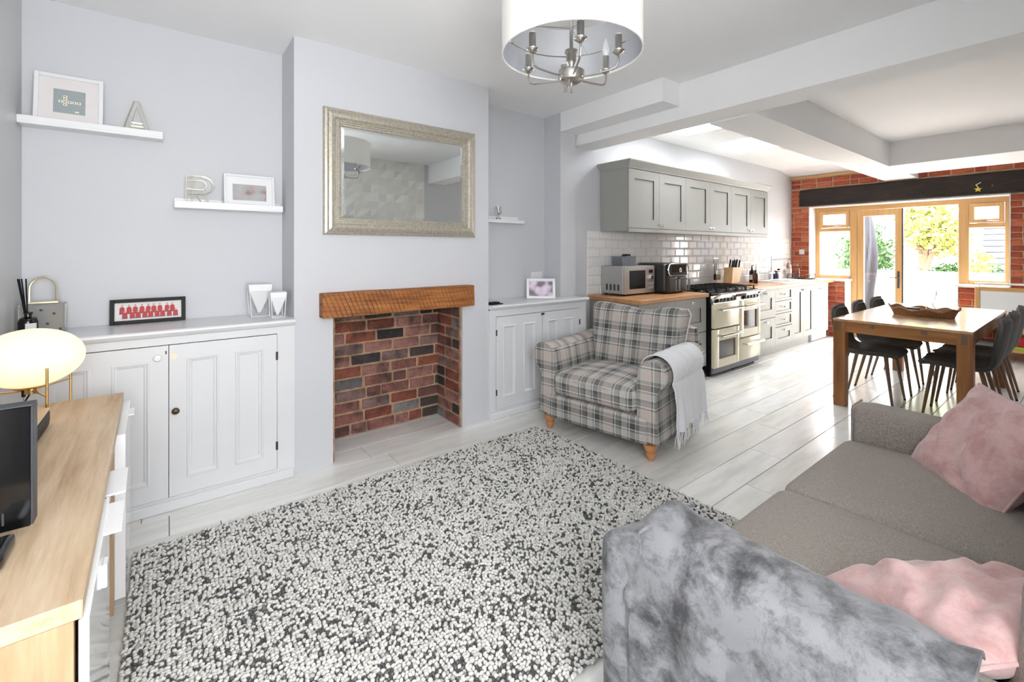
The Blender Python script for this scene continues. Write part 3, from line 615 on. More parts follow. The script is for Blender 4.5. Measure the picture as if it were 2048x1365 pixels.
# socket behind photo frame and remote/phone on right cupboard
t = MB().box(2.86, 3.0, 3.411, YB, 1.10, 1.185, .003).build('wall_socket', M['white']); tag(t, 'white double socket on the wall above the framed photograph', 'socket'); [MB().box(q, q+.01, 3.405, 3.412, 1.15, 1.17).build('rocker', M['white_gloss'], t) for q in (2.90, 2.95)]
tag(MB().box(2.125, 2.245, 3.09, 3.16, .945, .962, .004, 2).box(2.13, 2.255, 3.06, 3.10, .945, .953, .002).build('black_wallet', M['black']), 'flat black wallet on the cupboard beside the chimney', 'wallet')
# faceted white planters on stands
def planter(label, cx, cy, w, h):
    t = thing('geometric_planter', label, 'planter', (cx, cy, .977), 0, 'white geometric planters'); z = .977; m = MB(); a = w/2
    m.prism([(cx-a, z+h*.80), (cx-a*1.05, z+h), (cx+a*1.05, z+h), (cx+a, z+h*.80)], 'y', cy-a, cy+a)
    top = [(cx-a*.96, cy-a*.96, z+h*.8), (cx+a*.96, cy-a*.96, z+h*.8), (cx+a*.96, cy+a*.96, z+h*.8), (cx-a*.96, cy+a*.96, z+h*.8)]; s_ = .12
    bot = [(cx+(p[0]-cx)*s_, cy+(p[1]-cy)*s_, z+h*.1) for p in top]
    m.add(top+bot, [(0, 1, 5, 4), (1, 2, 6, 5), (2, 3, 7, 6), (3, 0, 4, 7), (7, 6, 5, 4)]); m.build('bowl', M['white'], t)
    f = MB()
    for sx in (-1, 1):
        for sy in (-1, 1): f.tube([(cx+sx*a*.95, cy+sy*a*.95, z+h*.8), (cx+sx*a*.8, cy+sy*a*.8, z+.002)], .0025, 6)
    f.tube([(cx-a*.8, cy-a*.8, z+.003), (cx-a*.8, cy+a*.8, z+.003)], .0025, 6).tube([(cx-a*.8, cy-a*.8, z+.003), (cx+a*.8, cy-a*.8, z+.003)], .0025, 6).tube([(cx-a*.8, cy+a*.8, z+.003), (cx+a*.8, cy+a*.8, z+.003)], .0025, 6); f.build('stand', M['white'], t)
planter('larger white faceted planter in the alcove corner', .475, 3.31, .125, .205); planter('smaller white faceted planter in the alcove corner', .555, 3.16, .088, .16)
# clear acrylic handbag with gold handle
t = thing('clear_handbag', 'clear acrylic box bag with gold arched handle', 'bag', (-.505, 3.31, .977)); c = Vector((-.505, 3.31, .977))
MB().box(c.x-.085, c.x+.085, c.y-.05, c.y+.05, c.z, c.z+.15, .006).build('body', M['clear_plastic'], t)
m = MB()
for k in range(7): m.rbox((c.x-.07+k*.0235, c.y-.052, c.z+(.03, .11, .07, .12, .05, .1, .02)[k]), (.006, .003, .006), .003, 2)
m.build('studs', M['bronze'], t)['kind'] = 'stuff'
MB().box(c.x-.06, c.x+.06, c.y-.03, c.y+.03, c.z+.15, c.z+.162, .002).build('clasp_bar', M['gold'], t)
MB().tube([(c.x+.05*math.cos(a)*1.0, c.y, c.z+.16+(.06 if .2 < a < 2.94 else 0)+.065*math.sin(a)) for a in [math.pi*k/14 for k in range(15)]], .006, 8).build('handle', M['gold'], t)
# reed diffuser
t = thing('reed_diffuser', 'dark glass reed diffuser bottle with black reeds', 'diffuser', (-.535, 3.17, .977)); c = Vector((-.535, 3.17, .977))
MB().lathe([(.0, 0), (.034, 0), (.036, .006), (.036, .075), (.03, .092), (.014, .1), (.013, .112), (.017, .113), (.017, .121), (.008, .122)], c).build('bottle', M['black_gloss'], t)
tag(MB().box(c.x-.0165, c.x+.0215, c.y-.0385, c.y-.0335, c.z+.03, c.z+.07).xf(Matrix.Translation(c) @ Matrix.Rotation(.35, 4, 'Z') @ Matrix.Translation(-c)).build('paper_label', M['label'], t), 'small white label')
for dx, dy in ((-.035, .0), (-.028, -.01), (-.008, .004), (-.024, .012)): MB().cyl((c.x, c.y, c.z+.03), (c.x+dx, c.y+dy, c.z+.285), .003, n=6).build('reed', M['black'], t)
# ================================================================== SIDEBOARD (television unit)
t = thing('sideboard', 'light oak sideboard with glossy white doors along the left wall', 'sideboard', (-.124, 1.15, 0), math.radians(1.2)); L = 1.567; D = .425
MB().box(-D, 0, 0, L, .715, .75, .002).build('top', M['oak'], t, world=False)
for y0 in (.0, L-.022): MB().box(-D+.002, -.012, y0, y0+.022, 0, .715, .001).build('side_panel', M['oak_v'], t, world=False)
for y0 in (.525, 1.045): MB().box(-D+.01, -.008, y0, y0+.022, .06, .715, .001).build('divider', M['oak_v'], t, world=False)
MB().box(-D+.01, -.03, .02, L-.02, .06, .08).box(-D+.002, -D+.008, .02, L-.02, .06, .715).box(-.06, -.045, .02, L-.02, 0, .06).build('carcass', M['oak_v'], t, world=False)
MB().box(-.35, -.02, .55, 1.04, .38, .395).build('shelf', M['oak'], t, world=False)
def tab(par, y0, y1, z=.70): MB().box(-.004, .042, y0, y1, z, z+.006, .001).box(.0, .006, y0, y1, z-.03, z+.004, .001).build('tab_handle', M['white'], par, world=False)
d = MB().box(-.006, .009, .002, .522, .075, .712, .0015).build('door', M['white_gloss'], t, world=False); tab(d, .33, .50); MB().box(.009, .018, .28, .32, .60, .655, .002).build('child_lock', M['white_gloss'], d, world=False)
d = MB().box(-.035, -.02, .55, 1.042, .40, .71, .0015).build('drawer', M['white_gloss'], t, world=False); tab(d, .56, .74)
d = MB().box(-.008, .024, 1.07, L-.002, .10, .712, .0015).build('door', M['white_gloss'], t, world=False); tab(d, 1.36, 1.46, .695)
# table lamp: lit opal egg on brass legs
lc = Vector((-.425, 2.565, .75)); t = thing('table_lamp', 'lit opal egg lamp on slim brass legs standing on the sideboard', 'lamp', lc)
n = 24; MB().lathe([(.158*math.cos(a), .226+.113*math.sin(a)) for a in [-hp+math.pi*k/n for k in range(n+1)]], lc, 40).build('glass_globe', M['globe'], t)
m = MB(); m.lathe([(.0, .108), (.05, .112), (.055, .118), (.05, .122), (.0, .12)], lc).cyl(lc+Vector((0, 0, .085)), lc+Vector((0, 0, .112)), .02).build('base_cup', M['brass'], t)
for k in range(3):
    a = math.radians(-66+120*k); p = lc+Vector((math.cos(a)*.164, math.sin(a)*.164, 0)); MB().cyl(p, p+Vector((0, 0, .205)), .0045, n=10).build('leg', M['brass'], t)
    MB().cyl(lc+Vector((0, 0, .098)), p+Vector((0, 0, .098)), .0035, n=8).build('arm', M['brass'], t)
MB().tube([lc+Vector(p) for p in ((0, 0, .09), (-.005, -.03, .075), (-.02, -.08, .04), (-.05, -.12, .012), (-.1, -.13, .005), (-.13, -.05, .004))], .003, 6).cyl(lc+Vector((-.02, .0, .10)), lc+Vector((-.02, 0, .075)), .006).build('cable', M['black'], t)
# soundbar / set-top box with a tan coloured top
t = MB().rbox((-.43, 2.04, .781), (.09, .35, .031), .02, 8).build('speaker_bar', M['black']); tag(t, 'low black speaker bar with tan top behind the television', 'speaker')
MB().rbox((-.43, 2.04, .8115), (.086, .346, .002), .0015, 6).build('top_panel', M['oak'], t)
# television seen from behind
t = thing('television', 'small black flat television with ribbed vents on the sideboard', 'television', (-.42, 1.53, .75))
MB().box(-.585, -.244, 1.49, 1.525, .768, 1.045, .006, 2).build('casing', M['black'], t)
MB().box(-.5845, -.248, 1.487, 1.492, .770, 1.0425).build('screen', M['black_gloss'], t)
tag(MB().box(-.2475, -.2425, 1.4875, 1.527, .772, 1.043, .001).box(-.585, -.2425, 1.4875, 1.527, 1.043, 1.0475, .001).build('edge_trim', M['dark_grey'], t), 'dark grey rim')
vm = MB()
for k in range(22): vm.box(-.47+k*.0085, -.4665+k*.0085, 1.4855, 1.4875, .785, .812); vm.box(-.52+k*.0085, -.5165+k*.0085, 1.4855, 1.4875, 1.005+.00006*k*k, 1.012+.00006*k*k)
vm.build('vent_ribs', M['dark_grey'], t)['kind'] = 'stuff'
MB().lathe([(.0, 0), (.09, 0), (.085, .01), (.02, .014), (.018, .03), (.0, .03)], (-.42, 1.53, .75), 24, 1, .6).build('foot', M['black'], t)
tag(MB().rbox((-.285, 1.40, .764), (.022, .06, .014), .01, 5).build('remote_control', M['black_gloss']), 'glossy black remote lying in front of the television', 'remote')
# ================================================================== CHANDELIER
cc = Vector((1.39, 1.39, 2.25)); t = thing('chandelier', 'ivory drum shade pendant with nickel arms and candle bulbs', 'ceiling light', (cc.x, cc.y, 2.74))
nn = 64; r = .3; hgt = .25
MB().lathe([(r, 0), (r, hgt)], cc, nn).lathe([(r-.004, hgt), (r-.004, 0)], cc, nn).lathe([(r-.004, 0), (r-.004, -.002), (r+.001, -.002), (r+.001, .003)], cc, nn).lathe([(r, hgt), (r-.004, hgt)], cc, nn).build('drum_shade', M['shade'], t)
MB().lathe([(r-.0055, hgt-.002), (r-.0055, .004)], cc, nn).build('shade_lining', M['shade_in'], t)
fm = MB(); fm.lathe([(r-.006, hgt*.45), (r-.009, hgt*.45+.003), (r-.006, hgt*.45+.006)], cc, nn)
for k in range(3):
    a = 2*math.pi*k/3+.5; fm.tube([cc+Vector((0, 0, hgt*.45)), cc+Vector((math.cos(a)*(r-.006), math.sin(a)*(r-.006), hgt*.45))], .002, 6)
fm.build('shade_ring', M['chrome'], t)
hb = cc+Vector((0, 0, -.125))
MB().lathe([(.0, -.012), (.006, -.012), (.006, -.004), (.03, -.002), (.05, .01), (.056, .024), (.056, .05), (.053, .052), (.0, .052)], hb, 32).build('hub', M['steel'], t)
MB().cyl(hb+Vector((0, 0, .05)), (cc.x, cc.y, 2.72), .008).lathe([(.0, .07), (.012, .07), (.018, .085), (.022, .09), (.022, .125), (.028, .13), (.028, .14), (.01, .145)], hb, 24).build('stem', M['steel'], t)
MB().lathe([(.0, -.03), (.055, -.03), (.06, -.02), (.06, 0), (.0, 0)], (cc.x, cc.y, 2.74), 32).build('ceiling_rose', M['steel'], t)
MB().cyl(hb+Vector((-.012, 0, -.004)), hb+Vector((-.03, -.004, -.045)), .002).lathe([(.0, -.04), (.005, -.037), (.004, -.03), (.0025, -.02), (.0025, 0)], hb+Vector((0, 0, -.004)), 12).build('finial', M['steel'], t)
for k in range(6):
    a = math.radians(235+60*k); d = Vector((math.cos(a), math.sin(a), 0)); A = 0.205
    pts = [hb+d*.05+Vector((0, 0, .02)), hb+d*.12+Vector((0, 0, .022)), hb+d*(A-.03)+Vector((0, 0, .026)), hb+d*(A-.008)+Vector((0, 0, .034)), hb+d*A+Vector((0, 0, .055)), hb+d*A+Vector((0, 0, .085))]
    ar = MB().tube(pts, .0045, 8).build('arm', M['steel'], t); p = hb+d*A+Vector((0, 0, .08))
    MB().lathe([(.006, 0), (.012, .003), (.026, .015), (.027, .018), (.0, .018)], p, 20).build('drip_pan', M['steel'], ar)
    MB().cyl(p+Vector((0, 0, .016)), p+Vector((0, 0, .082)), .0145, n=20).build('candle_tube', M['steel'], ar)
    MB().cyl(p+Vector((0, 0, .08)), p+Vector((0, 0, .088)), .0115, n=16).build('socket', M['white'], ar)
    if k == 2: MB().lathe([(.008, .085), (.016, .1), (.018, .112), (.012, .142), (.003, .165), (.0, .167)], p, 16).build('bulb', M['white_gloss'], ar)
# ================================================================== RUG (pebble loops are real geometry)
rx0, rx1, ry0, ry1 = -.115, 2.33, 1.04, 2.70
t = MB().box(rx0+.008, rx1-.008, ry0+.008, ry1-.008, .001, .012).build('rug', M['rug_base']); tag(t, 'chunky pebble weave rug in off white and charcoal', 'rug')
b = bmesh.new(); bmesh.ops.create_icosphere(b, subdivisions=1, radius=1); bv = np.array([v.co[:] for v in b.verts]); bf = np.array([[v.index for v in f.verts] for f in b.faces]); b.free()
st = .0135; gx, gy = np.meshgrid(np.arange(rx0, rx1, st*1.1), np.arange(ry0, ry1, st), indexing='ij'); N = gx.size
px = gx.ravel()+rng.uniform(-.004, .004, N); py = gy.ravel()+rng.uniform(-.004, .004, N); ang = rng.uniform(0, 6.283, N)
sx_ = rng.uniform(.0075, .0115, N); sy_ = rng.uniform(.0055, .0075, N); sz_ = rng.uniform(.006, .010, N)
cl_ = np.array([noise.noise(Vector((a_*9, b_*9, .5))) for a_, b_ in zip(px, py)]); tone = np.where(rng.random(N) < .22+.16*cl_, rng.uniform(0, .17, N), rng.uniform(.22, 1, N)); dk = tone < .2; sx_ = np.where(dk, sx_*.85, sx_*1.08); sy_ = np.where(dk, sy_*.62, sy_*1.12); sz_ = np.where(dk, sz_*.9, sz_)
x = bv[None, :, 0]*sx_[:, None]; y = bv[None, :, 1]*sy_[:, None]; ca, sa = np.cos(ang)[:, None], np.sin(ang)[:, None]
V = np.stack([x*ca-y*sa+px[:, None], x*sa+y*ca+py[:, None], bv[None, :, 2]*sz_[:, None]+.013+rng.uniform(0, .004, N)[:, None]], -1).reshape(-1, 3)
Fc = (bf[None]+(np.arange(N)*len(bv))[:, None, None]).reshape(-1, 3)
me = bpy.data.meshes.new('pebble_loops'); me.vertices.add(len(V)); me.vertices.foreach_set('co', V.ravel().astype(np.float32)); me.loops.add(Fc.size); me.loops.foreach_set('vertex_index', Fc.ravel().astype(np.int32))
me.polygons.add(len(Fc)); me.polygons.foreach_set('loop_start', (np.arange(len(Fc))*3).astype(np.int32)); me.polygons.foreach_set('use_smooth', np.ones(len(Fc), bool)); me.update(calc_edges=True)
at = me.attributes.new('tone', 'FLOAT', 'POINT'); at.data.foreach_set('value', np.repeat(tone, len(bv)).astype(np.float32)); me.materials.append(M['rug'])
o = link('pebble_loops', me, t); o['kind'] = 'stuff'; print('rug loops', N)
# ================================================================== ARMCHAIR (local: x across, +y = back, front at y=0)
fm_ = Vector((2.437, 2.218, 0)); nf = Vector((-.981, -.192, 0)); rz = math.atan2(-nf.x, nf.y)+math.pi   # local -y -> front normal
rz = math.atan2(nf.x, -nf.y)*1.0
ac = thing('armchair', 'grey plaid armchair with rolled arms and turned legs', 'armchair', fm_, 0)
ex = Vector((-nf.y, nf.x, 0))*-1.0; ac.rotation_euler = (0, 0, math.atan2(.981*-1, .192))
# local +x should run from screen left (+Y side) to screen right; local -y faces the room
def P_(mb, name, mat=None, par=None, **k): return mb.build(name, mat or M['plaid'], par or ac, world=False, boxuv=True, **k)
P_(MB().rbox((0, .40, .20), (.42, .42, .095), .03, 8), 'base')
cr = lambda p: Vector((p.x, p.y, p.z+(.035*(1-(p.x/.34)**2)*(1-(p.y/.36)**2) if p.z > 0 else 0)))
P_(MB().rbox((0, .30, .385), (.335, .345, .085), .055, 12, cr), 'seat_cushion')
mb = MB().tube([(-.30, -.03, .43), (-.1, -.042, .432), (.1, -.042, .432), (.30, -.03, .43)], .005, 6); P_(mb, 'cushion_seam')
for s in (-1, 1):
    C = (.445, .575); ra = .098
    pr = [(.335, .12), (.335, .5)]+[(C[0]+ra*math.cos(a), C[1]+ra*math.sin(a)) for a in [math.radians(q) for q in range(185, -70, -15)]]+[(.468, .44), (.475, .30), (.485, .12)]
    pr = [(q[0]*s, q[1]) for q in pr]
    m = MB(); ys = [.0, .015, .06, .2, .4, .6, .74, .76]; n_ = len(pr); vs = []
    for i, yv in enumerate(ys):
        k = .96 if i in (0, len(ys)-1) else 1.0; dz = .03*math.sin(min(1, yv/.76)*math.pi)*-.3+.02*yv
        cx = sum(q[0] for q in pr)/n_; cz = .4
        vs += [(cx+(q[0]-cx)*k, yv, (cz+(q[1]-cz)*k)+(dz if q[1] > .3 else 0)) for q in pr]
    fs = [(i*n_+k, i*n_+(k+1) % n_, (i+1)*n_+(k+1) % n_, (i+1)*n_+k) for i in range(len(ys)-1) for k in range(n_)]
    m.add(vs, fs, True); m.add(vs[:n_], [tuple(range(n_))]); m.add(vs[-n_:], [tuple(range(n_))]); P_(m, 'arm', sharp=50)
    P_(MB().tube([(q[0]*1.0, -.001, q[1]) for q in pr[1:-2]], .004, 6), 'arm_piping')
bk = lambda p: Vector((p.x*(1+.10*(p.z/.27)), p.y, p.z+.03*(abs(p.x)/.4 if p.z > .1 else 0)-(.028*math.exp(-((p.x-.08)/.10)**2) if p.z > .12 else 0)))
RB = Matrix.Translation((0, .69, .655)) @ Matrix.Rotation(math.radians(-13), 4, 'X')
P_(MB().rbox((0, 0, 0), (.385, .105, .27), .075, 12, lambda p: bk(Vector((p.x, p.y*(1+.25*(1-(p.x/.4)**2)), p.z)))).xf(RB), 'back_cushion')
pts = [RB @ Vector(bk(Vector((x, .03, .262)))) for x in np.linspace(-.36, .36, 15)]; pts += [RB @ Vector(bk(Vector((.388, .03, z)))) for z in (.22, .1, 0)]; pts = [RB @ Vector(bk(Vector((-.388, .03, z)))) for z in (0, .1, .22)]+pts
MB().tube(pts, .0075, 8).build('piping', M['piping'], ac, world=False)
P_(MB().rbox((0, .80, .46), (.44, .06, .40), .05, 8).xf(Matrix.Translation((0, .02, 0)) @ Matrix.Rotation(math.radians(-5), 4, 'X')), 'back_frame')
for lx, ly in ((-.415, .045), (.415, .045), (-.40, .76), (.40, .76)):
    MB().lathe([(.0, 0), (.018, 0), (.021, .012), (.031, .034), (.033, .042), (.031, .05), (.024, .056), (.026, .061), (.034, .064), (.045, .086), (.047, .104), (.046, .11), (.0, .111)], (lx, ly, 0), 20).build('leg', M['legwood'], ac, world=False)
# white fringed throw over the armchair's right arm
th = thing('throw_blanket', 'white fringed throw draped over the arm of the plaid armchair', 'blanket', fm_, 0); th.rotation_euler = ac.rotation_euler
path = [(.318, .505), (.321, .52), (.323, .545)]+[(.445+.114*math.cos(a), .578+.114*math.sin(a)) for a in [math.radians(q) for q in range(175, -31, -12)]]+[(.563, .48), (.568, .40), (.575, .30), (.58, .215)]
pl = [0]
for a, b2 in zip(path[:-1], path[1:]): pl.append(pl[-1]+math.hypot(b2[0]-a[0], b2[1]-a[1]))
def on_path(s):
    s = s*pl[-1]
    for i in range(len(path)-1):
        if s <= pl[i+1]+1e-9:
            k = (s-pl[i])/(pl[i+1]-pl[i]); return path[i][0]+(path[i+1][0]-path[i][0])*k, path[i][1]+(path[i+1][1]-path[i][1])*k
    return path[-1]
def thr(u, v):
    x, z = on_path(u); y = .07+.56*v; y = y*(1-.10*max(0, u-.55))+.02*max(0, u-.5)
    w = max(0, u-.45)*1.8; x += (.012*math.sin(v*19+u*3)+.009*math.sin(v*41))*w; x += .006*noise.noise(Vector((u*7, v*9, 1)));  z += -.07*max(0, u-.8)*5*(.6-v)*.6
    z += .004*math.sin(v*25+u*5)*(1-w if w < 1 else 0)
    return Vector((x, y, z))
MB().sheet(thr, 70, 46, -.006).build('cloth', M['throw'], th, world=False)
fr = MB(); rr = random.Random(5)
for k in range(52):
    p = thr(1.0, k/51); q = p+Vector((rr.uniform(-.012, .018), rr.uniform(-.012, .012), -rr.uniform(.06, .10))); fr.tube([p+Vector((0, 0, .004)), (p+q)/2+Vector((rr.uniform(-.006, .006), rr.uniform(-.006, .006), 0)), q], [.003, .0032, .0016], 5)
for k in range(26):
    p = thr(0.0, k/25*.3); q = p+Vector((-rr.uniform(.02, .035), rr.uniform(-.02, .01), -.012)); fr.tube([p, q], [.003, .002], 5)
o = fr.build('fringe', M['throw'], th, world=False); o['kind'] = 'stuff'
# ================================================================== SOFA
so = thing('sofa', 'taupe linen two seat sofa with square arms', 'sofa', (1.96, .33, 0))
MB().rbox((1.965, .31, .22), (.93, .42, .10), .03, 8).build('base', M['sofa'], so)
for x0, x1 in ((1.03, 1.215), (2.725, 2.905)):
    MB().rbox(((x0+x1)/2, .325, .355), ((x1-x0)/2, .435, .265), .035, 9).build('arm', M['sofa'], so)
def seat(p, hx): return Vector((p.x, p.y, p.z+(.03*(1-(p.x/hx)**4)*(1-(p.y/.36)**2) if p.z > 0 else 0)))
for x0, x1 in ((1.218, 1.965), (1.972, 2.722)):
    hx = (x1-x0)/2; MB().rbox(((x0+x1)/2, .425, .385), (hx, .36, .075), .05, 13, lambda p: seat(p, hx)).build('seat_cushion', M['sofa'], so)
    MB().rbox((0, 0, 0), (hx, .09, .22), .075, 11, lambda p: Vector((p.x, p.y*(1+.2*(1-(p.x/hx)**2)), p.z+.02*(1-(p.x/hx)**2)))).xf(Matrix.Translation(((x0+x1)/2, -.005, .645)) @ Matrix.Rotation(math.radians(12), 4, 'X')).build('back_cushion', M['sofa'], so)
MB().rbox((1.965, -.14, .42), (.93, .06, .36), .04, 8).build('back_frame', M['sofa'], so)
MB().tube([(2.727, .752, .42), (2.727, .752, .60), (2.74, .752, .617), (2.88, .752, .618)], .005, 6).build('arm_piping', M['sofa'], so)
for lx in (1.12, 2.82):
    for ly in (-.05, .68): MB().box(lx-.025, lx+.025, ly-.025, ly+.025, 0, .125, .004).build('leg', M['black'], so)
# scatter cushions
def pillow(label, s, th, Mx, seed, s2=None):
    s2 = s2 or s
    def f(u, v, sg):
        a, b_ = u*2-1, v*2-1; e = (max(0, 1-abs(a)**2.6)*max(0, 1-abs(b_)**2.6))**.5
        pin = 1-.05*(1-a*a)*abs(b_)-.05*(1-b_*b_)*abs(a)
        x = a*s/2*(1-.07*(1-b_*b_)*abs(a)); y = b_*s2/2*(1-.07*(1-a*a)*abs(b_))
        w = noise.noise(Vector((a*2.2+seed, b_*2.2, sg*3)))*.018*(.3+e)+noise.noise(Vector((a*6+seed, b_*4, sg)))*.007
        cr_ = .008*math.sin(9*(a+b_)+4*noise.noise(Vector((a*2, b_*2, seed))))*e
        return Vector((x, y, sg*(th/2*e)+w*(.12+.88*e)+cr_))
    nq = 44; mb = MB()
    for sg in (1, -1):
        vs = [f(i/nq, j/nq, sg) for i in range(nq+1) for j in range(nq+1)]; fs = [(i*(nq+1)+j, (i+1)*(nq+1)+j, (i+1)*(nq+1)+j+1, i*(nq+1)+j+1) for i in range(nq) for j in range(nq)]
        mb.add(vs, fs if sg > 0 else [tuple(reversed(q)) for q in fs], True)
    rim = [f(i/nq, 0, 1) for i in range(nq+1)]+[f(1, j/nq, 1) for j in range(1, nq+1)]+[f(i/nq, 1, 1) for i in range(nq-1, -1, -1)]+[f(0, j/nq, 1) for j in range(nq-1, 0, -1)]
    t = thing('scatter_cushion', label, 'cushion', Mx.to_translation(), 0, 'pink velvet cushions'); R = Mx.to_3x3().to_4x4()
    mb.xf(R).build('cover', M['velvet'], t, world=False, sharp=80); MB().tube(rim, .004, 6, True).xf(R).build('seam', M['velvet'], t, world=False)
def frame_m(c, ax, ay):
    ax = Vector(ax).normalized(); ay = Vector(ay); ay = (ay-ax*ay.dot(ax)).normalized(); az = ax.cross(ay); m = Matrix((ax, ay, az)).transposed().to_4x4(); m.translation = c; return m
pillow('pink velvet cushion leaning against the far arm of the sofa', .47, .17, frame_m((2.56, .275, .615), (-.40, -.33, -.02), (.27, -.24, .52)), 1.3)
pillow('pink velvet cushion in the sofa corner by the grey fleece', .47, .15, frame_m((1.49, .17, .565), (.40, -.27, .0), (-.56, -.83, .30)), 7.7, .41)
# grey fleece blanket over the near arm
fb = thing('fleece_blanket', 'dark grey fleece blanket thrown over the sofa arm', 'blanket', (1.12, .35, 0))
pth = [(.985, .03), (.988, .2), (.992, .4), (.997, .56), (1.012, .615), (1.05, .645), (1.12, .655), (1.19, .65), (1.228, .63), (1.24, .58), (1.245, .52)]
pl2 = [0]
for a, b2 in zip(pth[:-1], pth[1:]): pl2.append(pl2[-1]+math.hypot(b2[0]-a[0], b2[1]-a[1]))
def on2(s):
    s *= pl2[-1]
    for i in range(len(pth)-1):
        if s <= pl2[i+1]+1e-9:
            k = (s-pl2[i])/(pl2[i+1]-pl2[i]); return pth[i][0]+(pth[i+1][0]-pth[i][0])*k, pth[i][1]+(pth[i+1][1]-pth[i][1])*k
    return pth[-1]
def flc(u, v):
    x, z = on2(u); fold = noise.noise(Vector((u*3, v*5, 2)))*.026+noise.noise(Vector((u*7, v*9, 5)))*.014+noise.noise(Vector((u*16, v*14, 8)))*.006
    y = .13+.69*v
    if v > .92:                       # wraps round the front of the arm
        k = (v-.92)/.08; y = .756+.03*math.sin(k*1.57); x = x+(.012*k if u < .45 else (-.03*k if u > .8 else 0)); z = z-.02*k*k*(1 if u > .4 else 0)
    x += (-abs(fold)-.006*math.sin(v*22)) if u < .5 else 0; z += (abs(fold)*.8 if u > .42 else 0)
    return Vector((x, y, z))
MB().sheet(lambda u, v: flc(1-u, v), 70, 60, -.008).build('cloth', M['fleece'], fb)
def front(u, v):                      # loose fold hanging in front of the arm
    pts = [(.995, .74), (.985, .80), (.983, .848), (1.0, .862), (1.06, .85), (1.14, .83), (1.20, .82), (1.25, .80)]
    q = u*(len(pts)-1); i = min(int(q), len(pts)-2); k = q-i; x = pts[i][0]+(pts[i+1][0]-pts[i][0])*k; y = pts[i][1]+(pts[i+1][1]-pts[i][1])*k
    zt = .64+.018*math.sin(min(1, u*1.1)*math.pi); z = zt-(zt-.04)*v
    pull = max(0, 1-v*7)**2; y = y-(y-.74)*pull; x += .006*math.sin(v*5+u*9); y += .01*math.sin(u*16+v*3)*min(1, v*4)
    return Vector((x, y, z))
MB().sheet(front, 50, 40, .008).build('front_drop', M['fleece'], fb)
# ================================================================== KITCHEN
SH = ((0, 0), (.0, .010))
def knob(par, x, y, z, r=.016):
    return MB().lathe([(.0, .03), (r*.8, .029), (r, .022), (r*.85, .014), (r*.4, .009), (r*.5, 0)], n=14).xf(Matrix.Translation((x, y, z)) @ Matrix.Rotation(math.pi/2, 4, 'X')).build('knob', M['chrome'], par)
def front_panel(par, name, x0, x1, z0, z1, y, st=.075, mat=None):
    return panel_door(x0+.0015, x1-.0015, z0+.0015, z1-.0015, y, [(x0+st, x1-st, z0+st, z1-st)], .02, SH).build(name, mat or M['grey_unit'], par)
GU = M['grey_unit']
# wall cupboards
wx = [3.68, 4.709, 5.757, 6.80]; wl = ['grey shaker wall cupboard above the microwave', 'grey shaker wall cupboard above the range cooker', 'grey shaker wall cupboard above the knife block']
for i in range(3):
    a, b = wx[i], wx[i+1]; t = thing('wall_cupboard', wl[i], 'cupboard', ((a+b)/2, 3.24, 1.6), 0, 'grey wall cupboards')
    MB().box(a+.001, b-.001, 2.892, YK-.008, 1.60, 2.24).build('carcass', GU, t); m = (a+b)/2
    for x0, x1, kx in ((a, m, m-.035), (m, b, m+.035)):
        d = front_panel(t, 'door', x0, x1, 1.628, 2.228, 2.87, .095); knob(d, kx, 2.87, 1.668)
cn = MB(); lo = [(3.675, 2.868), (6.80, 2.868), (6.80, YK-.008), (3.675, YK-.008)]; hi = [(3.625, 2.81), (6.80, 2.81), (6.80, YK-.008), (3.625, YK-.008)]
cn.add([(*p, 2.232) for p in lo]+[(lo[0][0]-.006, lo[0][1]-.006, 2.245), (lo[1][0], lo[1][1]-.006, 2.245), (*lo[2], 2.245), (lo[3][0]-.006, lo[3][1], 2.245)]+[(*p, 2.30) for p in hi]+[(*p, 2.312) for p in hi],
       [(3, 2, 1, 0)]+[(r*4+k, r*4+(k+1) % 4, r*4+4+(k+1) % 4, r*4+4+k) for r in range(3) for k in range(4)]+[(12, 13, 14, 15)])
tag(cn.build('cornice', GU), 'grey cornice along the top of the wall cupboards', 'cornice')
tag(MB().box(3.685, 6.795, 2.872, 2.888, 1.585, 1.627, .003).build('pelmet', GU), 'grey pelmet rail under the wall cupboards', 'trim')
# base units
WT = .93; WB = .888; YF = 2.628
def base_unit(label, x0, x1, rows, plinth=True, name='base_unit', st=.075):
    t = thing(name, label, 'cupboard', ((x0+x1)/2, 2.95, 0), 0, 'grey base units')
    MB().box(x0+.001, x1-.001, YF+.022, 3.235, .125, WB-.001).box(x0+.001, x1-.001, YF+.065, YF+.085, 0, .125).build('carcass', GU, t)
    for (z0, z1, nm) in rows:
        if nm == 'doors':
            m = (x0+x1)/2
            for a, b, kx in ((x0, m, m-.03), (m, b_ := x1, m+.03)): d = front_panel(t, 'door', a, b, z0, z1, YF, .085); knob(d, kx, YF, z1-.06)
        else:
            d = front_panel(t, 'drawer', x0, x1, z0, z1, YF, st if z1-z0 > .2 else .03); knob(d, (x0+x1)/2, YF, z1-.045 if z1-z0 > .2 else (z0+z1)/2)
    return t
base_unit('grey two drawer unit below the microwave', 3.52, 4.115, [(.13, .505, 'd'), (.51, .882, 'd')], st=.11)
base_unit('grey two drawer unit beside the range cooker below the air fryer', 4.115, 4.71, [(.13, .505, 'd'), (.51, .882, 'd')], st=.11)
base_unit('pale grey two drawer unit on the sink side of the range cooker', 5.89, 6.455, [(.13, .505, 'd'), (.51, .882, 'd')], st=.11)
base_unit('pale grey four drawer unit left of the sink cupboard', 6.455, 6.985, [(.13, .36, 'd'), (.365, .54, 'd'), (.545, .71, 'd'), (.715, .882, 'd')])
base_unit('pale grey double door sink cupboard', 6.985, 7.77, [(.13, .882, 'doors')])
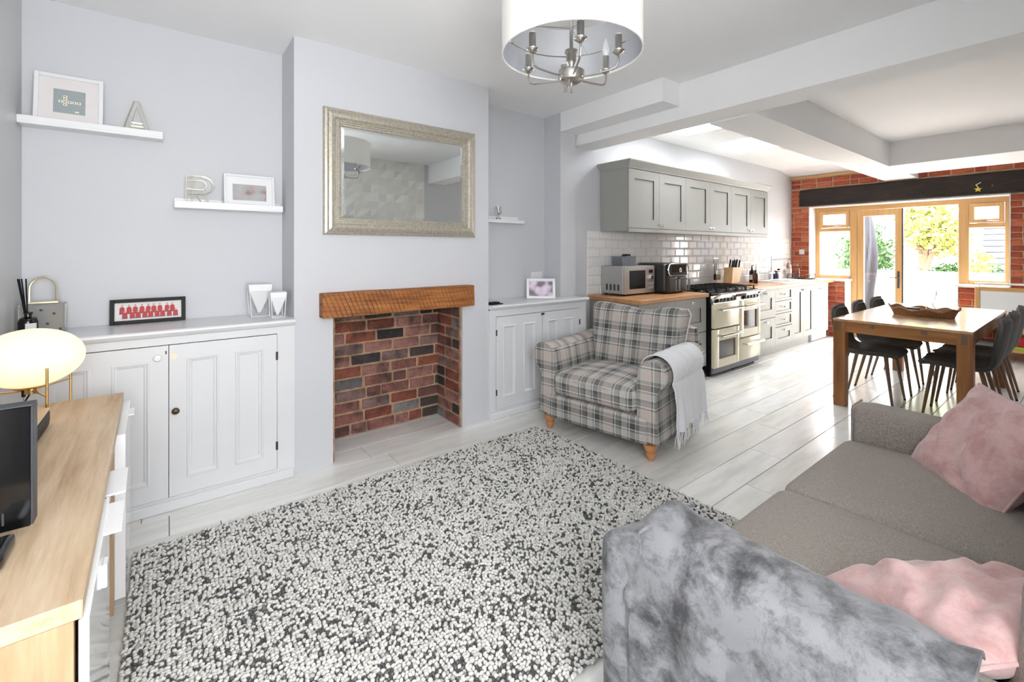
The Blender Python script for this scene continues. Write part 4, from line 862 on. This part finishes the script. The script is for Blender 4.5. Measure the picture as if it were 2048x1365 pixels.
for lab, a, b in (('oak block worktop under the microwave and air fryer', 3.485, 4.722), ('oak block worktop around the sink', 5.875, 8.595)):
    wt_ = MB().box(a, b, 2.6, YK-.006, WB, WT, .004) if a < 5 else MB().box(a, 6.945, 2.6, YK-.006, WB, WT).box(7.955, b, 2.6, YK-.006, WB, WT).box(6.945, 7.955, 2.6, 2.655, WB, WT).box(6.945, 7.955, 3.125, YK-.006, WB, WT)
    tag(wt_.build('worktop', M['worktop']), lab, 'worktop')
t = thing('dishwasher', 'white dishwasher under the end of the worktop', 'dishwasher', (8.09, 2.93, 0))
MB().box(7.795, 8.39, 2.66, 3.23, .02, WB-.003).build('body', M['white'], t)
MB().box(7.797, 8.388, 2.632, 2.66, .13, .76, .006, 2).build('door', M['white'], t); p_ = MB().box(7.797, 8.388, 2.63, 2.66, .765, .882, .005, 2).build('control_panel', M['white'], t)
MB().cyl((8.32, 2.63, .83), (8.32, 2.618, .83), .014).build('dial', M['steel'], p_); MB().box(7.95, 8.12, 2.627, 2.632, .80, .815).build('grip_slot', M['dark_grey'], p_)
# ---- range cooker
rc = thing('range_cooker', 'cream range cooker with black sides and chrome rails', 'cooker', (5.3, 2.9, 0)); ra, rb = 4.735, 5.862
MB().box(ra, rb, 2.60, 3.22, .075, .90).build('body', M['black'], rc)
MB().box(ra+.02, rb-.02, 2.575, 2.60, .035, .098, .003).build('kick_strip', M['blue_grey'], rc)
for lx in (ra+.05, (ra+rb)/2, rb-.05):
    for ly in (2.64, 3.15): MB().cyl((lx, ly, 0), (lx, ly, .08), .022, n=12).build('foot', M['black'], rc)
def oven_door(x0, x1, z0, z1, win):
    y = 2.555; m = MB()
    if win:
        w = (x0+.105, x1-.075, z0+.09, z1-.125); m.box(x0, w[0], y, y+.04, z0, z1, .006, 2).box(w[1], x1, y, y+.04, z0, z1, .006, 2).box(w[0]-.01, w[1]+.01, y+.001, y+.04, z0, w[2]).box(w[0]-.01, w[1]+.01, y+.001, y+.04, w[3], z1)
        d = m.build('oven_door', M['cream'], rc); MB().box(w[0], w[1], y+.018, y+.026, w[2], w[3]).build('oven_glass', M['oven_glass'], d)
    else: d = m.box(x0, x1, y, y+.04, z0, z1, .008, 2).build('oven_door', M['cream'], rc)
    hz = z1-.06; h = MB().tube([(x0+.06, y-.055, hz), (x1-.03, y-.055, hz)], .013, 10)
    for hx in (x0+.075, x1-.06): h.cyl((hx, y+.002, hz-.004), (hx, y-.055, hz), .014, .010, 12)
    h.build('handle', M['chrome'], d)
def m_ovenglass():
    t = NT('oven_glass'); return t.fin(srgb(34, 37, 40), .06, spec=.8)
M['oven_glass'] = m_ovenglass()
mid = 5.318
oven_door(ra+.015, mid-.004, .535, .808, False); oven_door(ra+.015, mid-.004, .10, .522, True); oven_door(mid+.004, rb-.01, .372, .808, True); oven_door(mid+.004, rb-.01, .10, .358, False)
cp = MB().prism([(2.565, .81), (2.60, .90), (2.64, .90), (2.64, .81)], 'x', ra+.012, rb-.008).build('control_panel', M['steel'], rc)
MB().box(mid-.05, mid+.19, 2.566, 2.575, .862, .888).xf(Matrix.Identity(4)).build('clock_display', M['black_gloss'], cp)
nrm = Vector((0, -.93, .36)).normalized()
for k in range(6): 
    p = Vector((ra+.10+k*.075, 2.573, .838)); d_ = MB().cyl(p, p+nrm*.026, .021, .018, 16).build('dial', M['black_gloss'], cp); MB().box(p.x-.004, p.x+.004, p.y-.034, p.y-.02, p.z-.006, p.z+.026).build('dial_grip', M['chrome'], d_)
for k in range(5):
    p = Vector((mid+.14+k*.078, 2.573, .838)); d_ = MB().cyl(p, p+nrm*.026, .021, .018, 16).build('dial', M['black_gloss'], cp); MB().box(p.x-.004, p.x+.004, p.y-.034, p.y-.02, p.z-.006, p.z+.026).build('dial_grip', M['chrome'], d_)
h = MB().tube([(ra+.03, 2.505, .915), (rb-.02, 2.505, .915)], .014, 10)
for hx in (ra+.045, rb-.035): h.tube([(hx, 2.505, .915), (hx, 2.575, .865)], .012, 8)
h.build('front_rail', M['chrome'], rc)
MB().box(ra+.005, rb-.005, 2.585, 3.22, .895, .925, .006).build('hob_plate', M['black_gloss'], rc)
for k in range(5):
    cx_ = ra+.115+k*.2245; g = MB()
    for yv in (2.66, 2.80, 2.90, 2.98, 3.12): g.box(cx_-.10, cx_+.10, yv-.006, yv+.006, .952, .964)
    for xv in (cx_-.098, cx_, cx_+.098): g.box(xv-.006, xv+.006, 2.63, 3.16, .952, .964)
    for xv in (cx_-.098, cx_+.098):
        for yv in (2.635, 3.155): g.box(xv-.007, xv+.007, yv-.007, yv+.007, .922, .955)
    g.build('pan_grate', M['black'], rc)
    for yv in (2.76, 3.03): MB().lathe([(.0, .022), (.03, .022), (.035, .016), (.042, .008), (.045, 0)], (cx_, yv, .924), 20).build('burner', M['dark_grey'], rc)
# ---- worktop appliances
mw = thing('microwave', 'silver microwave with dark window on the oak worktop', 'microwave', (3.94, 3.08, WT)); x0, x1, y0, y1, z0, z1 = 3.68, 4.19, 2.925, 3.235, WT+.018, 1.235
SV = plain('silver_paint', (190, 184, 178), .35, .5, var=.02); SG = plain('silver_grey_case', (176, 177, 176), .45, .3, var=.02)
MB().box(x0, x1, y0+.02, y1, z0, z1, .005).build('case', SG, mw)
f_ = MB().box(x0, x1, y0, y0+.021, z0, z1, .006, 2).build('front', SV, mw)
MB().box(x0+.08, x0+.345, y0-.004, y0+.002, z0+.05, z1-.045, .006).build('door_window', M['black_gloss'], f_)
MB().box(x0+.41, x0+.475, y0-.003, y0+.002, z1-.075, z1-.042).build('display', plain('red_display', (70, 18, 18), .2), f_)
MB().cyl((x0+.445, y0+.002, z1-.125), (x0+.445, y0-.018, z1-.125), .024, .021, 20).build('dial', M['chrome'], f_)
for k in range(4): MB().box(x0+.405+(k % 2)*.045, x0+.44+(k % 2)*.045, y0-.003, y0+.001, z0+.04+(k//2)*.045, z0+.065+(k//2)*.045, .002).build('button', SG, f_)
for k in range(4): MB().box(x0-.001, x0+.002, 2.99+k*.05, 3.015+k*.05, z0+.035, z0+.10).build('vent_slot', M['dark_grey'], mw)
for lx in (x0+.04, x1-.04):
    for ly in (y0+.04, y1-.04): MB().cyl((lx, ly, WT), (lx, ly, z0+.004), .014, n=10).build('foot', M['black'], mw)
tb = thing('storage_tub', 'blue grey plastic tub of oddments on top of the microwave', 'tub', (3.9, 3.10, 1.235))
MB().prism([(3.79, 1.2355), (3.99, 1.2355), (4.01, 1.335), (3.77, 1.335)], 'y', 3.03, 3.17).build('tub_body', M['blue_grey'], tb)
for k in range(3): MB().tube([(3.84+k*.05, 3.08+k*.02, 1.33), (3.86+k*.05, 3.09+k*.02, 1.352), (3.90+k*.05, 3.10, 1.348)], .008, 6).build('cable_coil', M['black'], tb)
MB().cyl((3.995, 3.08, 1.2357), (3.995, 3.08, 1.275), .02).build('small_roll', M['blue_grey'], tb)
af = thing('air_fryer', 'black twin drawer air fryer with chrome trim beside the microwave', 'air fryer', (4.42, 2.98, WT))
BK = plain('charcoal_plastic', (46, 46, 48), .35, var=.04)
MB().rbox((4.425, 3.0, WT+.168), (.215, .195, .163), .045, 8).build('body', BK, af)
for k, xx in enumerate((4.335, 4.525)):
    d = MB().rbox((xx, 2.815, WT+.10), (.088, .022, .085), .015, 6).build('basket', BK, af)
    MB().tube([(xx+.045, 2.80, WT+.035), (xx+.045, 2.755, WT+.035), (xx+.045, 2.752, WT+.155), (xx+.045, 2.80, WT+.155)], .009, 8).tube([(xx+.068, 2.80, WT+.035), (xx+.068, 2.755, WT+.035), (xx+.068, 2.752, WT+.155), (xx+.068, 2.80, WT+.155)], .005, 8).build('handle', M['chrome'], d)
p_ = MB().rbox((4.425, 2.80, WT+.262), (.195, .02, .062), .019, 8).build('control_panel', M['black_gloss'], af)
oval = [(4.425+(.137 if math.cos(a) > 0 else -.137)+.06*math.cos(a), 2.784, WT+.262+.062*math.sin(a)) for a in [2*math.pi*k/40 for k in range(40)]]
MB().tube(oval, .006, 6, True).build('chrome_trim', M['chrome'], p_); MB().tube([(4.455+.016*math.cos(a), 2.779, WT+.255+.02*math.sin(a)) for a in [2*math.pi*k/20 for k in range(20)]], .004, 6, True).build('dial_ring', M['white_gloss'], p_)
kb = thing('knife_block', 'slanted wooden knife block with black handled knives', 'knife block', (6.16, 3.06, WT))
MB().prism([(6.02, WT), (6.21, WT), (6.34, WT+.235), (6.06, WT+.235)], 'y', 3.0, 3.12).build('block', M['block'], kb); MB().box(6.015, 6.215, 2.99, 3.13, WT, WT+.03, .003).build('foot', M['table'], kb)
for i, (xx, yv, hh) in enumerate(((6.09, 3.03, .11), (6.14, 3.09, .12), (6.2, 3.03, .125), (6.24, 3.08, .12), (6.28, 3.03, .11), (6.31, 3.09, .1))):
    k_ = MB().rbox((0, 0, hh/2), (.011, .009, hh/2), .006, 4).xf(Matrix.Translation((xx, yv, WT+.228)) @ Matrix.Rotation(.3, 4, 'Y')).build('knife', M['black'], kb); k_['label'] = 'black knife handle'
ut = thing('utensil_pot', 'steel utensil pot with hanging ladles behind the range cooker', 'utensils', (5.925, 3.17, WT))
MB().cyl((5.925, 3.17, WT), (5.925, 3.17, WT+.012), .05, n=24).cyl((5.925, 3.17, WT+.01), (5.925, 3.17, WT+.36), .005).box(5.86, 5.99, 3.165, 3.175, WT+.355, WT+.363).build('rack', M['steel'], ut)
for k in range(4): MB().tube([(5.868+k*.038, 3.165, WT+.355), (5.868+k*.038, 3.155, WT+.15)], .004, 6).rbox((5.868+k*.038, 3.15, WT+.11), (.022, .012, .042), .012, 4).build('ladle', M['steel'] if k else M['black'], ut)
def bottle(label, x, y, mat, h=.17, r=.03, pump=True, lab=None, cat='bottle', group=None, cap=None):
    t = thing('bottle', label, cat, (x, y, WT), 0, group)
    MB().lathe([(.0, 0), (r*.95, 0), (r, .006), (r, h*.62), (r*.8, h*.72), (r*.35, h*.78), (r*.35, h*.86), (.0, h*.86)], (x, y, WT), 20).build('body', mat, t)
    if pump: MB().cyl((x, y, WT+h*.86), (x, y, WT+h*.98), .009).tube([(x, y, WT+h*.98), (x, y, WT+h*1.06), (x+.035, y-.01, WT+h*1.05)], .006, 6).build('pump', cap or M['black'], t)
    else: MB().cyl((x, y, WT+h*.86), (x, y, WT+h), r*.42, n=12).build('cap', cap or M['black'], t)
    if lab: MB().lathe([(r+.0006, h*.18), (r+.0006, h*.48)], (x, y, WT), 20).build('paper_label', M['label'], t)
bottle('short amber soap bottle beside the knife block', 6.66, 2.98, M['amber'], .19, .036, False, cap=M['amber']); bottle('black pump soap bottle with white label', 6.80, 3.09, M['black_gloss'], .235, .036, True, True); bottle('white pump bottle near the sink', 7.02, 3.13, M['white'], .24, .036, True, cap=M['white'])
sk = thing('sink', 'white ceramic sink with drainer set in the worktop', 'sink', (7.38, 2.88, WT)); m = MB()
m.box(6.95, 7.95, 2.66, 2.69, WT-.04, WT+.02, .006).box(6.95, 7.95, 3.07, 3.12, WT-.04, WT+.02, .006).box(6.95, 6.99, 2.69, 3.07, WT-.04, WT+.02, .006).box(7.45, 7.95, 2.69, 3.07, WT-.04, WT+.014, .006).box(6.99, 7.45, 2.69, 3.07, WT-.04, WT-.034); m.build('bowl', M['white_gloss'], sk)
for k in range(6): MB().box(7.52, 7.9, 2.73+k*.055, 2.742+k*.055, WT+.012, WT+.018, .002).build('drainer_rib', M['white_gloss'], sk)
tp = thing('tap', 'tall chrome bridge tap with hooked spout behind the sink', 'tap', (7.62, 3.16, WT))
MB().cyl((7.62, 3.16, WT), (7.62, 3.16, WT+.36), .017, .013, 14).cyl((7.62, 3.16, WT), (7.62, 3.16, WT+.012), .03, n=16).lathe([(.0, .38), (.012, .375), (.015, .36)], (7.62, 3.16, WT), 14).build('column', M['chrome'], tp)
MB().tube([(7.62, 3.16, WT+.32), (7.66, 3.08, WT+.325), (7.70, 2.99, WT+.34), (7.72, 2.95, WT+.32), (7.725, 2.94, WT+.27)], .010, 10).build('spout', M['chrome'], tp)
for s in (-1, 1): MB().cyl((7.62, 3.16, WT+.11), (7.62+s*.10, 3.16, WT+.11), .014, n=12).cyl((7.62+s*.10, 3.16, WT+.09), (7.62+s*.10, 3.16, WT+.16), .012, .007, 10).build('lever', M['chrome'], tp)
rk = thing('dish_rack', 'low black wire dish rack at the end of the worktop', 'dish rack', (8.2, 2.95, WT)); m = MB()
for yv in (2.82, 3.08): m.tube([(8.0, yv, WT+.02), (8.42, yv, WT+.02)], .005, 6).tube([(8.0, yv, WT+.085), (8.42, yv, WT+.085)], .004, 6)
m.build('rail', M['black'], rk)
for k in range(8): MB().tube([(8.02+k*.055, 2.82, WT+.085), (8.02+k*.055, 2.82, WT+.004), (8.02+k*.055, 3.08, WT+.004), (8.02+k*.055, 3.08, WT+.085)], .004, 6).build('wire', M['black'], rk)
bottle('clear spirit bottle with pink cap beside the brick wall', 8.33, 3.18, M['clear'], .33, .04, False, True, cap=M['red']); bottle('clear squat decanter bottle at the brick end of the worktop', 8.49, 3.12, M['clear'], .24, .05, False, cap=M['clear'])
bottle('clear storage jar with dark lid next to the dish rack', 7.93, 3.18, M['clear'], .17, .05, False); bottle('dark blue squat jar beside the tap', 7.80, 3.17, plain('navy_plastic', (40, 44, 70), .4), .14, .04, False)
# ================================================================== DINING
TZ = .785; tx0, tx1, ty0, ty1 = 4.80, 6.82, .57, 1.47
tb = thing('dining_table', 'chunky oak dining table with square legs', 'table', (5.81, 1.02, 0))
MB().box(tx0, tx1, ty0, ty1, TZ-.022, TZ, .004).build('tabletop', M['table_top'], tb)
for lx in (tx0, tx1-.095):
    for ly in (ty0, ty1-.095):
        l_ = MB().box(lx+.002, lx+.095, ly+.002, ly+.093, 0, TZ-.02, .003).build('leg', M['table'], tb)
        if lx == tx0: tag(MB().box(lx+.0005, lx+.004, ly+.03, ly+.065, TZ-.105, TZ-.03).build('tenon', M['legdark'] if 'legdark' in M else M['chairleg'], l_), 'dark end grain tenon')
for lx in (tx0+.012, tx1-.04):
    r_ = MB().box(lx, lx+.028, ty0+.09, ty1-.09, TZ-.115, TZ-.021, .002).build('end_rail', M['table_h'], tb)
    if lx < 5.5:
        for yv in (ty0+.28, ty1-.28): MB().box(lx-.003, lx+.002, yv-.02, yv+.02, TZ-.062, TZ-.028).build('peg', M['chairleg'], r_)
for ly in (ty0+.012, ty1-.04): MB().box(tx0+.09, tx1-.09, ly, ly+.028, TZ-.115, TZ-.021, .002).build('side_rail', M['table_h'], tb)
# chairs: upholstered bucket shells
prof = [(.235, .435), (.225, .452), (.15, .462), (.03, .455), (-.09, .452), (-.155, .462), (-.20, .50), (-.222, .57), (-.238, .645), (-.252, .73), (-.262, .79), (-.266, .825), (-.262, .842)]
hw = [.175, .2, .218, .226, .226, .222, .216, .212, .208, .2, .182, .15, .09]
def cat_rom(a, s):
    s = min(max(s, 0), len(a)-1.0001); i = int(s); k = s-i
    g_ = lambda j: a[min(max(j, 0), len(a)-1)]
    if isinstance(a[0], tuple): return tuple(.5*(2*g_(i)[c]+(g_(i+1)[c]-g_(i-1)[c])*k+(2*g_(i-1)[c]-5*g_(i)[c]+4*g_(i+1)[c]-g_(i+2)[c])*k*k+(3*g_(i)[c]-g_(i-1)[c]-3*g_(i+1)[c]+g_(i+2)[c])*k**3) for c in range(2))
    return g_(i)+(g_(i+1)-g_(i))*k
def shell(u, v):
    s = u*(len(prof)-1); y, z = cat_rom(prof, s); w = cat_rom(hw, s); a = v*2-1; e = abs(a)**3
    t = min(1, max(0, (u-.35)/.3)); y += e*.035*t; z += e*.03*(1-t)*(1-abs(u-.35)); return Vector((a*w, y, z))
dc = thing('dining_chair', 'charcoal fabric dining chair', 'chair', (0, 0, 0), 0, 'charcoal dining chairs')
MB().sheet(lambda u, v: shell(1-u, v), 44, 18, -.028).build('shell', M['chair_fabric'], dc, world=False)
MB().tube([shell(u, 0)+Vector((0, 0, 0)) for u in np.linspace(0, 1, 26)]+[shell(u, 1) for u in np.linspace(1, 0, 26)], .006, 6, True).build('edge_piping', M['chair_fabric'], dc, world=False)
for lx, ly, dx, dy in ((-.15, .15, -.055, .06), (.15, .15, .055, .06), (-.15, -.13, -.055, -.10), (.15, -.13, .055, -.10)):
    l_ = MB().cyl((lx+dx, ly+dy, 0), (lx, ly, .45), .009, .017, 12).build('leg', M['chairleg'], dc, world=False); MB().cyl((lx+dx, ly+dy, 0), (lx+dx*.97, ly+dy*.97, .014), .0095, n=10).build('foot_cap', M['black'], l_, world=False)
spots = [(5.26, 1.31, math.pi, 'charcoal dining chair on the kitchen side of the table, first in from the armchair'), (5.86, 1.31, math.pi, 'charcoal dining chair on the kitchen side of the table, middle one'), (6.47, 1.31, math.pi, 'charcoal dining chair on the kitchen side of the table, next to the garden doors'),
         (5.25, .70, 0, 'charcoal dining chair across the table from the kitchen, first in from the sofa'), (5.86, .70, 0, 'charcoal dining chair across the table from the kitchen, middle one'), (6.45, .70, 0, 'charcoal dining chair across the table from the kitchen, next to the garden doors')]
for i, (x, y, a, lab) in enumerate(spots):
    a += (0, .04, -.05, .03, -.03, .05)[i]
    if i == 0: dc.location = (x, y, 0); dc.rotation_euler = (0, 0, a); dc['label'] = lab
    else: copy_tree(dc, None, (x, y, 0), a, lab)
# tray with glass vase and jar
ty = thing('wicker_tray', 'oval wicker tray with wavy rim on the dining table', 'tray', (5.62, 1.0, TZ)); m = MB(); nr = 48
def tr(u, v):
    a = 2*math.pi*u; rx, ry = .13+.03*v, .215+.035*v; return Vector((5.62+rx*math.cos(a), 1.0+ry*math.sin(a), TZ+.004+.06*v+(.012*math.sin(8*a) if v > .6 else 0)*(v-.6)/.4+(.025*abs(math.sin(a))**6*v)))
m.sheet(tr, nr, 6, .007); m.build('woven_side', M['wicker'], ty)
MB().tube([tr(k/60, 1) for k in range(60)], .007, 6, True).build('braided_rim', M['wicker'], ty); MB().lathe([(.0, .0), (.135, .0), (.135, .008), (.0, .008)], (5.62, 1.0, TZ+.0005), 40, 1, 1.6).build('base', M['wicker'], ty)
tag(MB().lathe([(.0, .002), (.045, .002), (.046, .01), (.04, .05), (.022, .095), (.02, .11), (.028, .14), (.045, .185), (.05, .235), (.047, .235), (.042, .185), (.025, .14), (.016, .11), (.018, .095), (.036, .05), (.04, .012), (.0, .01)], (5.66, .955, TZ+.0085), 28).build('glass_vase', M['clear']), 'clear hourglass vase standing in the wicker tray', 'vase')
jr = MB().lathe([(.0, 0), (.045, 0), (.046, .004), (.046, .05), (.044, .054), (.0, .054)], (5.58, 1.06, TZ+.0085), 24).build('ceramic_jar', M['white']); tag(jr, 'small white jar with black lid in the wicker tray', 'jar'); MB().lathe([(.0, .054), (.047, .054), (.047, .066), (.0, .067)], (5.58, 1.06, TZ+.0085), 24).build('lid', M['black'], jr)
# children's storage easel against the brick
pk = thing('toy_easel', 'wooden framed whiteboard easel with toy shelf by the brick wall', 'easel', (8.4, .49, 0)); ex0 = 8.33
for yv in (.0, .93): MB().box(ex0, ex0+.22, yv, yv+.05, 0, .93, .004).build('upright', M['oak_frame_v'], pk)
MB().box(ex0, ex0+.03, .05, .93, .88, .93, .003).build('top_rail', M['oak_frame_h'], pk); MB().box(ex0, ex0+.03, .05, .93, .37, .41, .003).build('lower_rail', M['oak_frame_h'], pk)
MB().box(ex0+.006, ex0+.018, .05, .93, .41, .88).build('whiteboard', M['white'], pk); MB().box(ex0, ex0+.22, .05, .93, .13, .165, .003).build('shelf', M['oak_frame_h'], pk)
MB().tube([(ex0-.01, .98, .975), (ex0-.01, -.02, .975)], .011, 10).cyl((ex0-.01, .94, .92), (ex0-.01, .94, .98), .009).cyl((ex0-.01, .03, .92), (ex0-.01, .03, .98), .009).build('paper_roll_bar', M['white'], pk)
tag(MB().rbox((8.46, .45, .245), (.075, .38, .079), .03, 6).build('toy_bag', M['red']), 'red fabric toy bag on the easel shelf', 'bag'); tag(MB().box(8.345, 8.36, .1, .85, .1655, .2, .003).build('toy_ruler', M['green']), 'lime green strip on the easel shelf', 'toy')
# star ornament on the lintel
s_ = atX(1956, 379, 8.548); pts = [(s_.y+.04*(1 if k % 2 == 0 else .45)*math.sin(2*math.pi*k/10), s_.z+.04*(1 if k % 2 == 0 else .45)*math.cos(2*math.pi*k/10)) for k in range(10)]
st_ = MB().prism(pts, 'x', 8.538, 8.55).build('star_ornament', M['yellow']); tag(st_, 'small yellow star hanging on the black lintel', 'ornament'); MB().tube([(8.545, s_.y, s_.z+.03), (8.545, s_.y+.02, s_.z+.06), (8.545, s_.y-.02, s_.z+.085), (8.555, s_.y-.025, s_.z+.09)], .005, 6).build('ribbon', M['white'], st_)
# ================================================================== GARDEN
struct('patio', MB().box(8.9, 22, -8, 12, -.25, -.10), M['paving'], 'pale paved patio outside the doors')
tag(MB().box(11.9, 12.15, -3, 6, -.1, .98, .01).build('garden_wall', M['render']), 'low white rendered garden wall beyond the patio', 'wall')
def foliage(c, r, n, size, seed):
    g = np.random.default_rng(seed); d = g.normal(size=(n, 3)); d /= np.linalg.norm(d, axis=1)[:, None]; rad = g.uniform(.25, 1, n)**.5
    lump = 1+.22*np.sin(d[:, 0]*5+seed)*np.cos(d[:, 2]*4+d[:, 1]*6); p = np.array(c)+d*np.array(r)*(rad*lump)[:, None]
    a = g.normal(size=(n, 3)); a /= np.linalg.norm(a, axis=1)[:, None]; b = np.cross(a, g.normal(size=(n, 3))); b /= np.linalg.norm(b, axis=1)[:, None]; s = g.uniform(.6, 1.2, n)[:, None]*size
    V = np.stack([p-a*s, p+b*s*.45, p+a*s, p-b*s*.45], 1).reshape(-1, 3); m = MB(); m.v = [tuple(q) for q in V]; m.f = [(4*k, 4*k+1, 4*k+2, 4*k+3) for k in range(n)]; m.sm = [False]*n; return m
def tree(name, label, base, parts, leaf, trunk_r, seed, stems):
    t = thing(name, label, 'tree' if 'tree' in name else 'shrub', base)
    for k, (c, r, n, s) in enumerate(parts): o = foliage(c, r, n, s, seed+k).build('foliage', leaf, t); o['kind'] = 'stuff'
    for st in stems: MB().tube(st, [trunk_r*(1-.6*i/(len(st)-1)) for i in range(len(st))], 8).build('stem', M['bark'], t)
tree('maple_tree', 'yellow green maple tree behind the low garden wall', (12.9, 2.3, -.1), [((13.0, 2.28, 2.0), (.6, .5, .65), 1900, .07), ((13.1, 1.98, 1.7), (.5, .38, .42), 900, .07), ((13.0, 2.2, 2.85), (.5, .5, .3), 450, .07)], M['leaf_y'], .06, 11,
     [[(12.9, 2.32, -.1), (12.9, 2.3, .9), (12.95, 2.35, 1.4), (13.0, 2.5, 2.0)], [(12.9, 2.3, .9), (12.95, 2.1, 1.5), (13.0, 1.8, 2.1)], [(12.9, 2.31, 1.0), (13.0, 2.2, 1.7), (13.0, 2.1, 2.5)]])
tree('evergreen_shrub', 'rounded green shrub behind the wall on the kitchen side', (12.9, 3.3, -.1), [((12.9, 3.3, 1.25), (.5, .55, .75), 2600, .06)], M['leaf_g'], .05, 21, [[(12.9, 3.3, -.1), (12.9, 3.3, 1.0)]])
tree('evergreen_shrub', 'low green hedge shrub under the maple', (13.4, 1.75, -.1), [((13.4, 1.75, .85), (.25, .8, .3), 2000, .05)], M['leaf_g'], .05, 31, [[(13.4, 1.75, -.1), (13.4, 1.75, .8)]])
tree('evergreen_shrub', 'pale leafy shrub beside the grey fence', (12.6, 1.42, -.1), [((12.6, 1.42, 1.0), (.18, .18, .5), 500, .05)], M['leaf_y'], .03, 41, [[(12.6, 1.42, -.1), (12.6, 1.42, .9)]])
fn = thing('garden_fence', 'weathered grey slatted fence at the end of the garden', 'fence', (13.9, .2, -.1))
for k in range(3): MB().box(13.9, 14.0, -2.0+k*1.75, -1.9+k*1.75, -.1, 2.0).build('post', M['fence'], fn)
sl = None
for p in range(2):
    y0 = -1.9+p*1.75
    for k in range(11):
        m = MB().prism([(13.88, .62+k*.125), (13.895, .62+k*.125), (13.915, .76+k*.125), (13.905, .76+k*.125)], 'y', y0, y0+1.65).build('slat', M['fence'], fn)
    MB().box(13.89, 13.93, y0, y0+1.65, -.1, .62).build('gravel_board', M['tarp'], fn)
    MB().box(13.865, 13.88, y0+.8, y0+.85, .6, 2.0).build('batten', M['fence'], fn)
pr_ = MB(); nP = 20
def para(u, v):
    a = 2*math.pi*u; r = (.05+.10*math.sin(min(1, v*1.3)*math.pi*.75))*(1+.22*math.sin(5*a+v*6)); return Vector((10.0+r*math.cos(a), 2.56+r*math.sin(a), .25+1.95*(1-v)))
ps = thing('closed_parasol', 'closed dark parasol standing on the patio', 'parasol', (10.0, 2.56, -.1)); MB().sheet(para, 40, 20).build('canopy', M['tarp'], ps)
MB().cyl((10, 2.56, -.1), (10, 2.56, 2.25), .02).cyl((10, 2.56, -.1), (10, 2.56, -.04), .2, n=24).build('pole', M['dark_grey'], ps)
bn = thing('garden_bench', 'white slatted garden bench in front of the low wall', 'bench', (11.3, 1.7, -.1))
for k in range(4): MB().box(11.0+k*.12, 11.1+k*.12, 1.0, 2.4, .32, .35, .004).build('seat_slat', M['white'], bn)
for k in range(4): MB().box(11.52, 11.55, 1.0, 2.4, .42+k*.11, .5+k*.11, .004).build('back_slat', M['white'], bn)
for yv in (1.02, 2.32):
    for xv in (11.02, 11.48): MB().box(xv, xv+.06, yv, yv+.06, -.1, .32 if xv < 11.3 else .86, .004).build('leg', M['white'], bn)
tag(MB().lathe([(.0, 0), (.14, 0), (.19, .36), (.2, .4), (.18, .4), (.17, .36), (.0, .34)], (10.7, 2.55, -.1), 24).build('planter_pot', M['blue_grey']), 'grey round pot on the patio', 'pot')
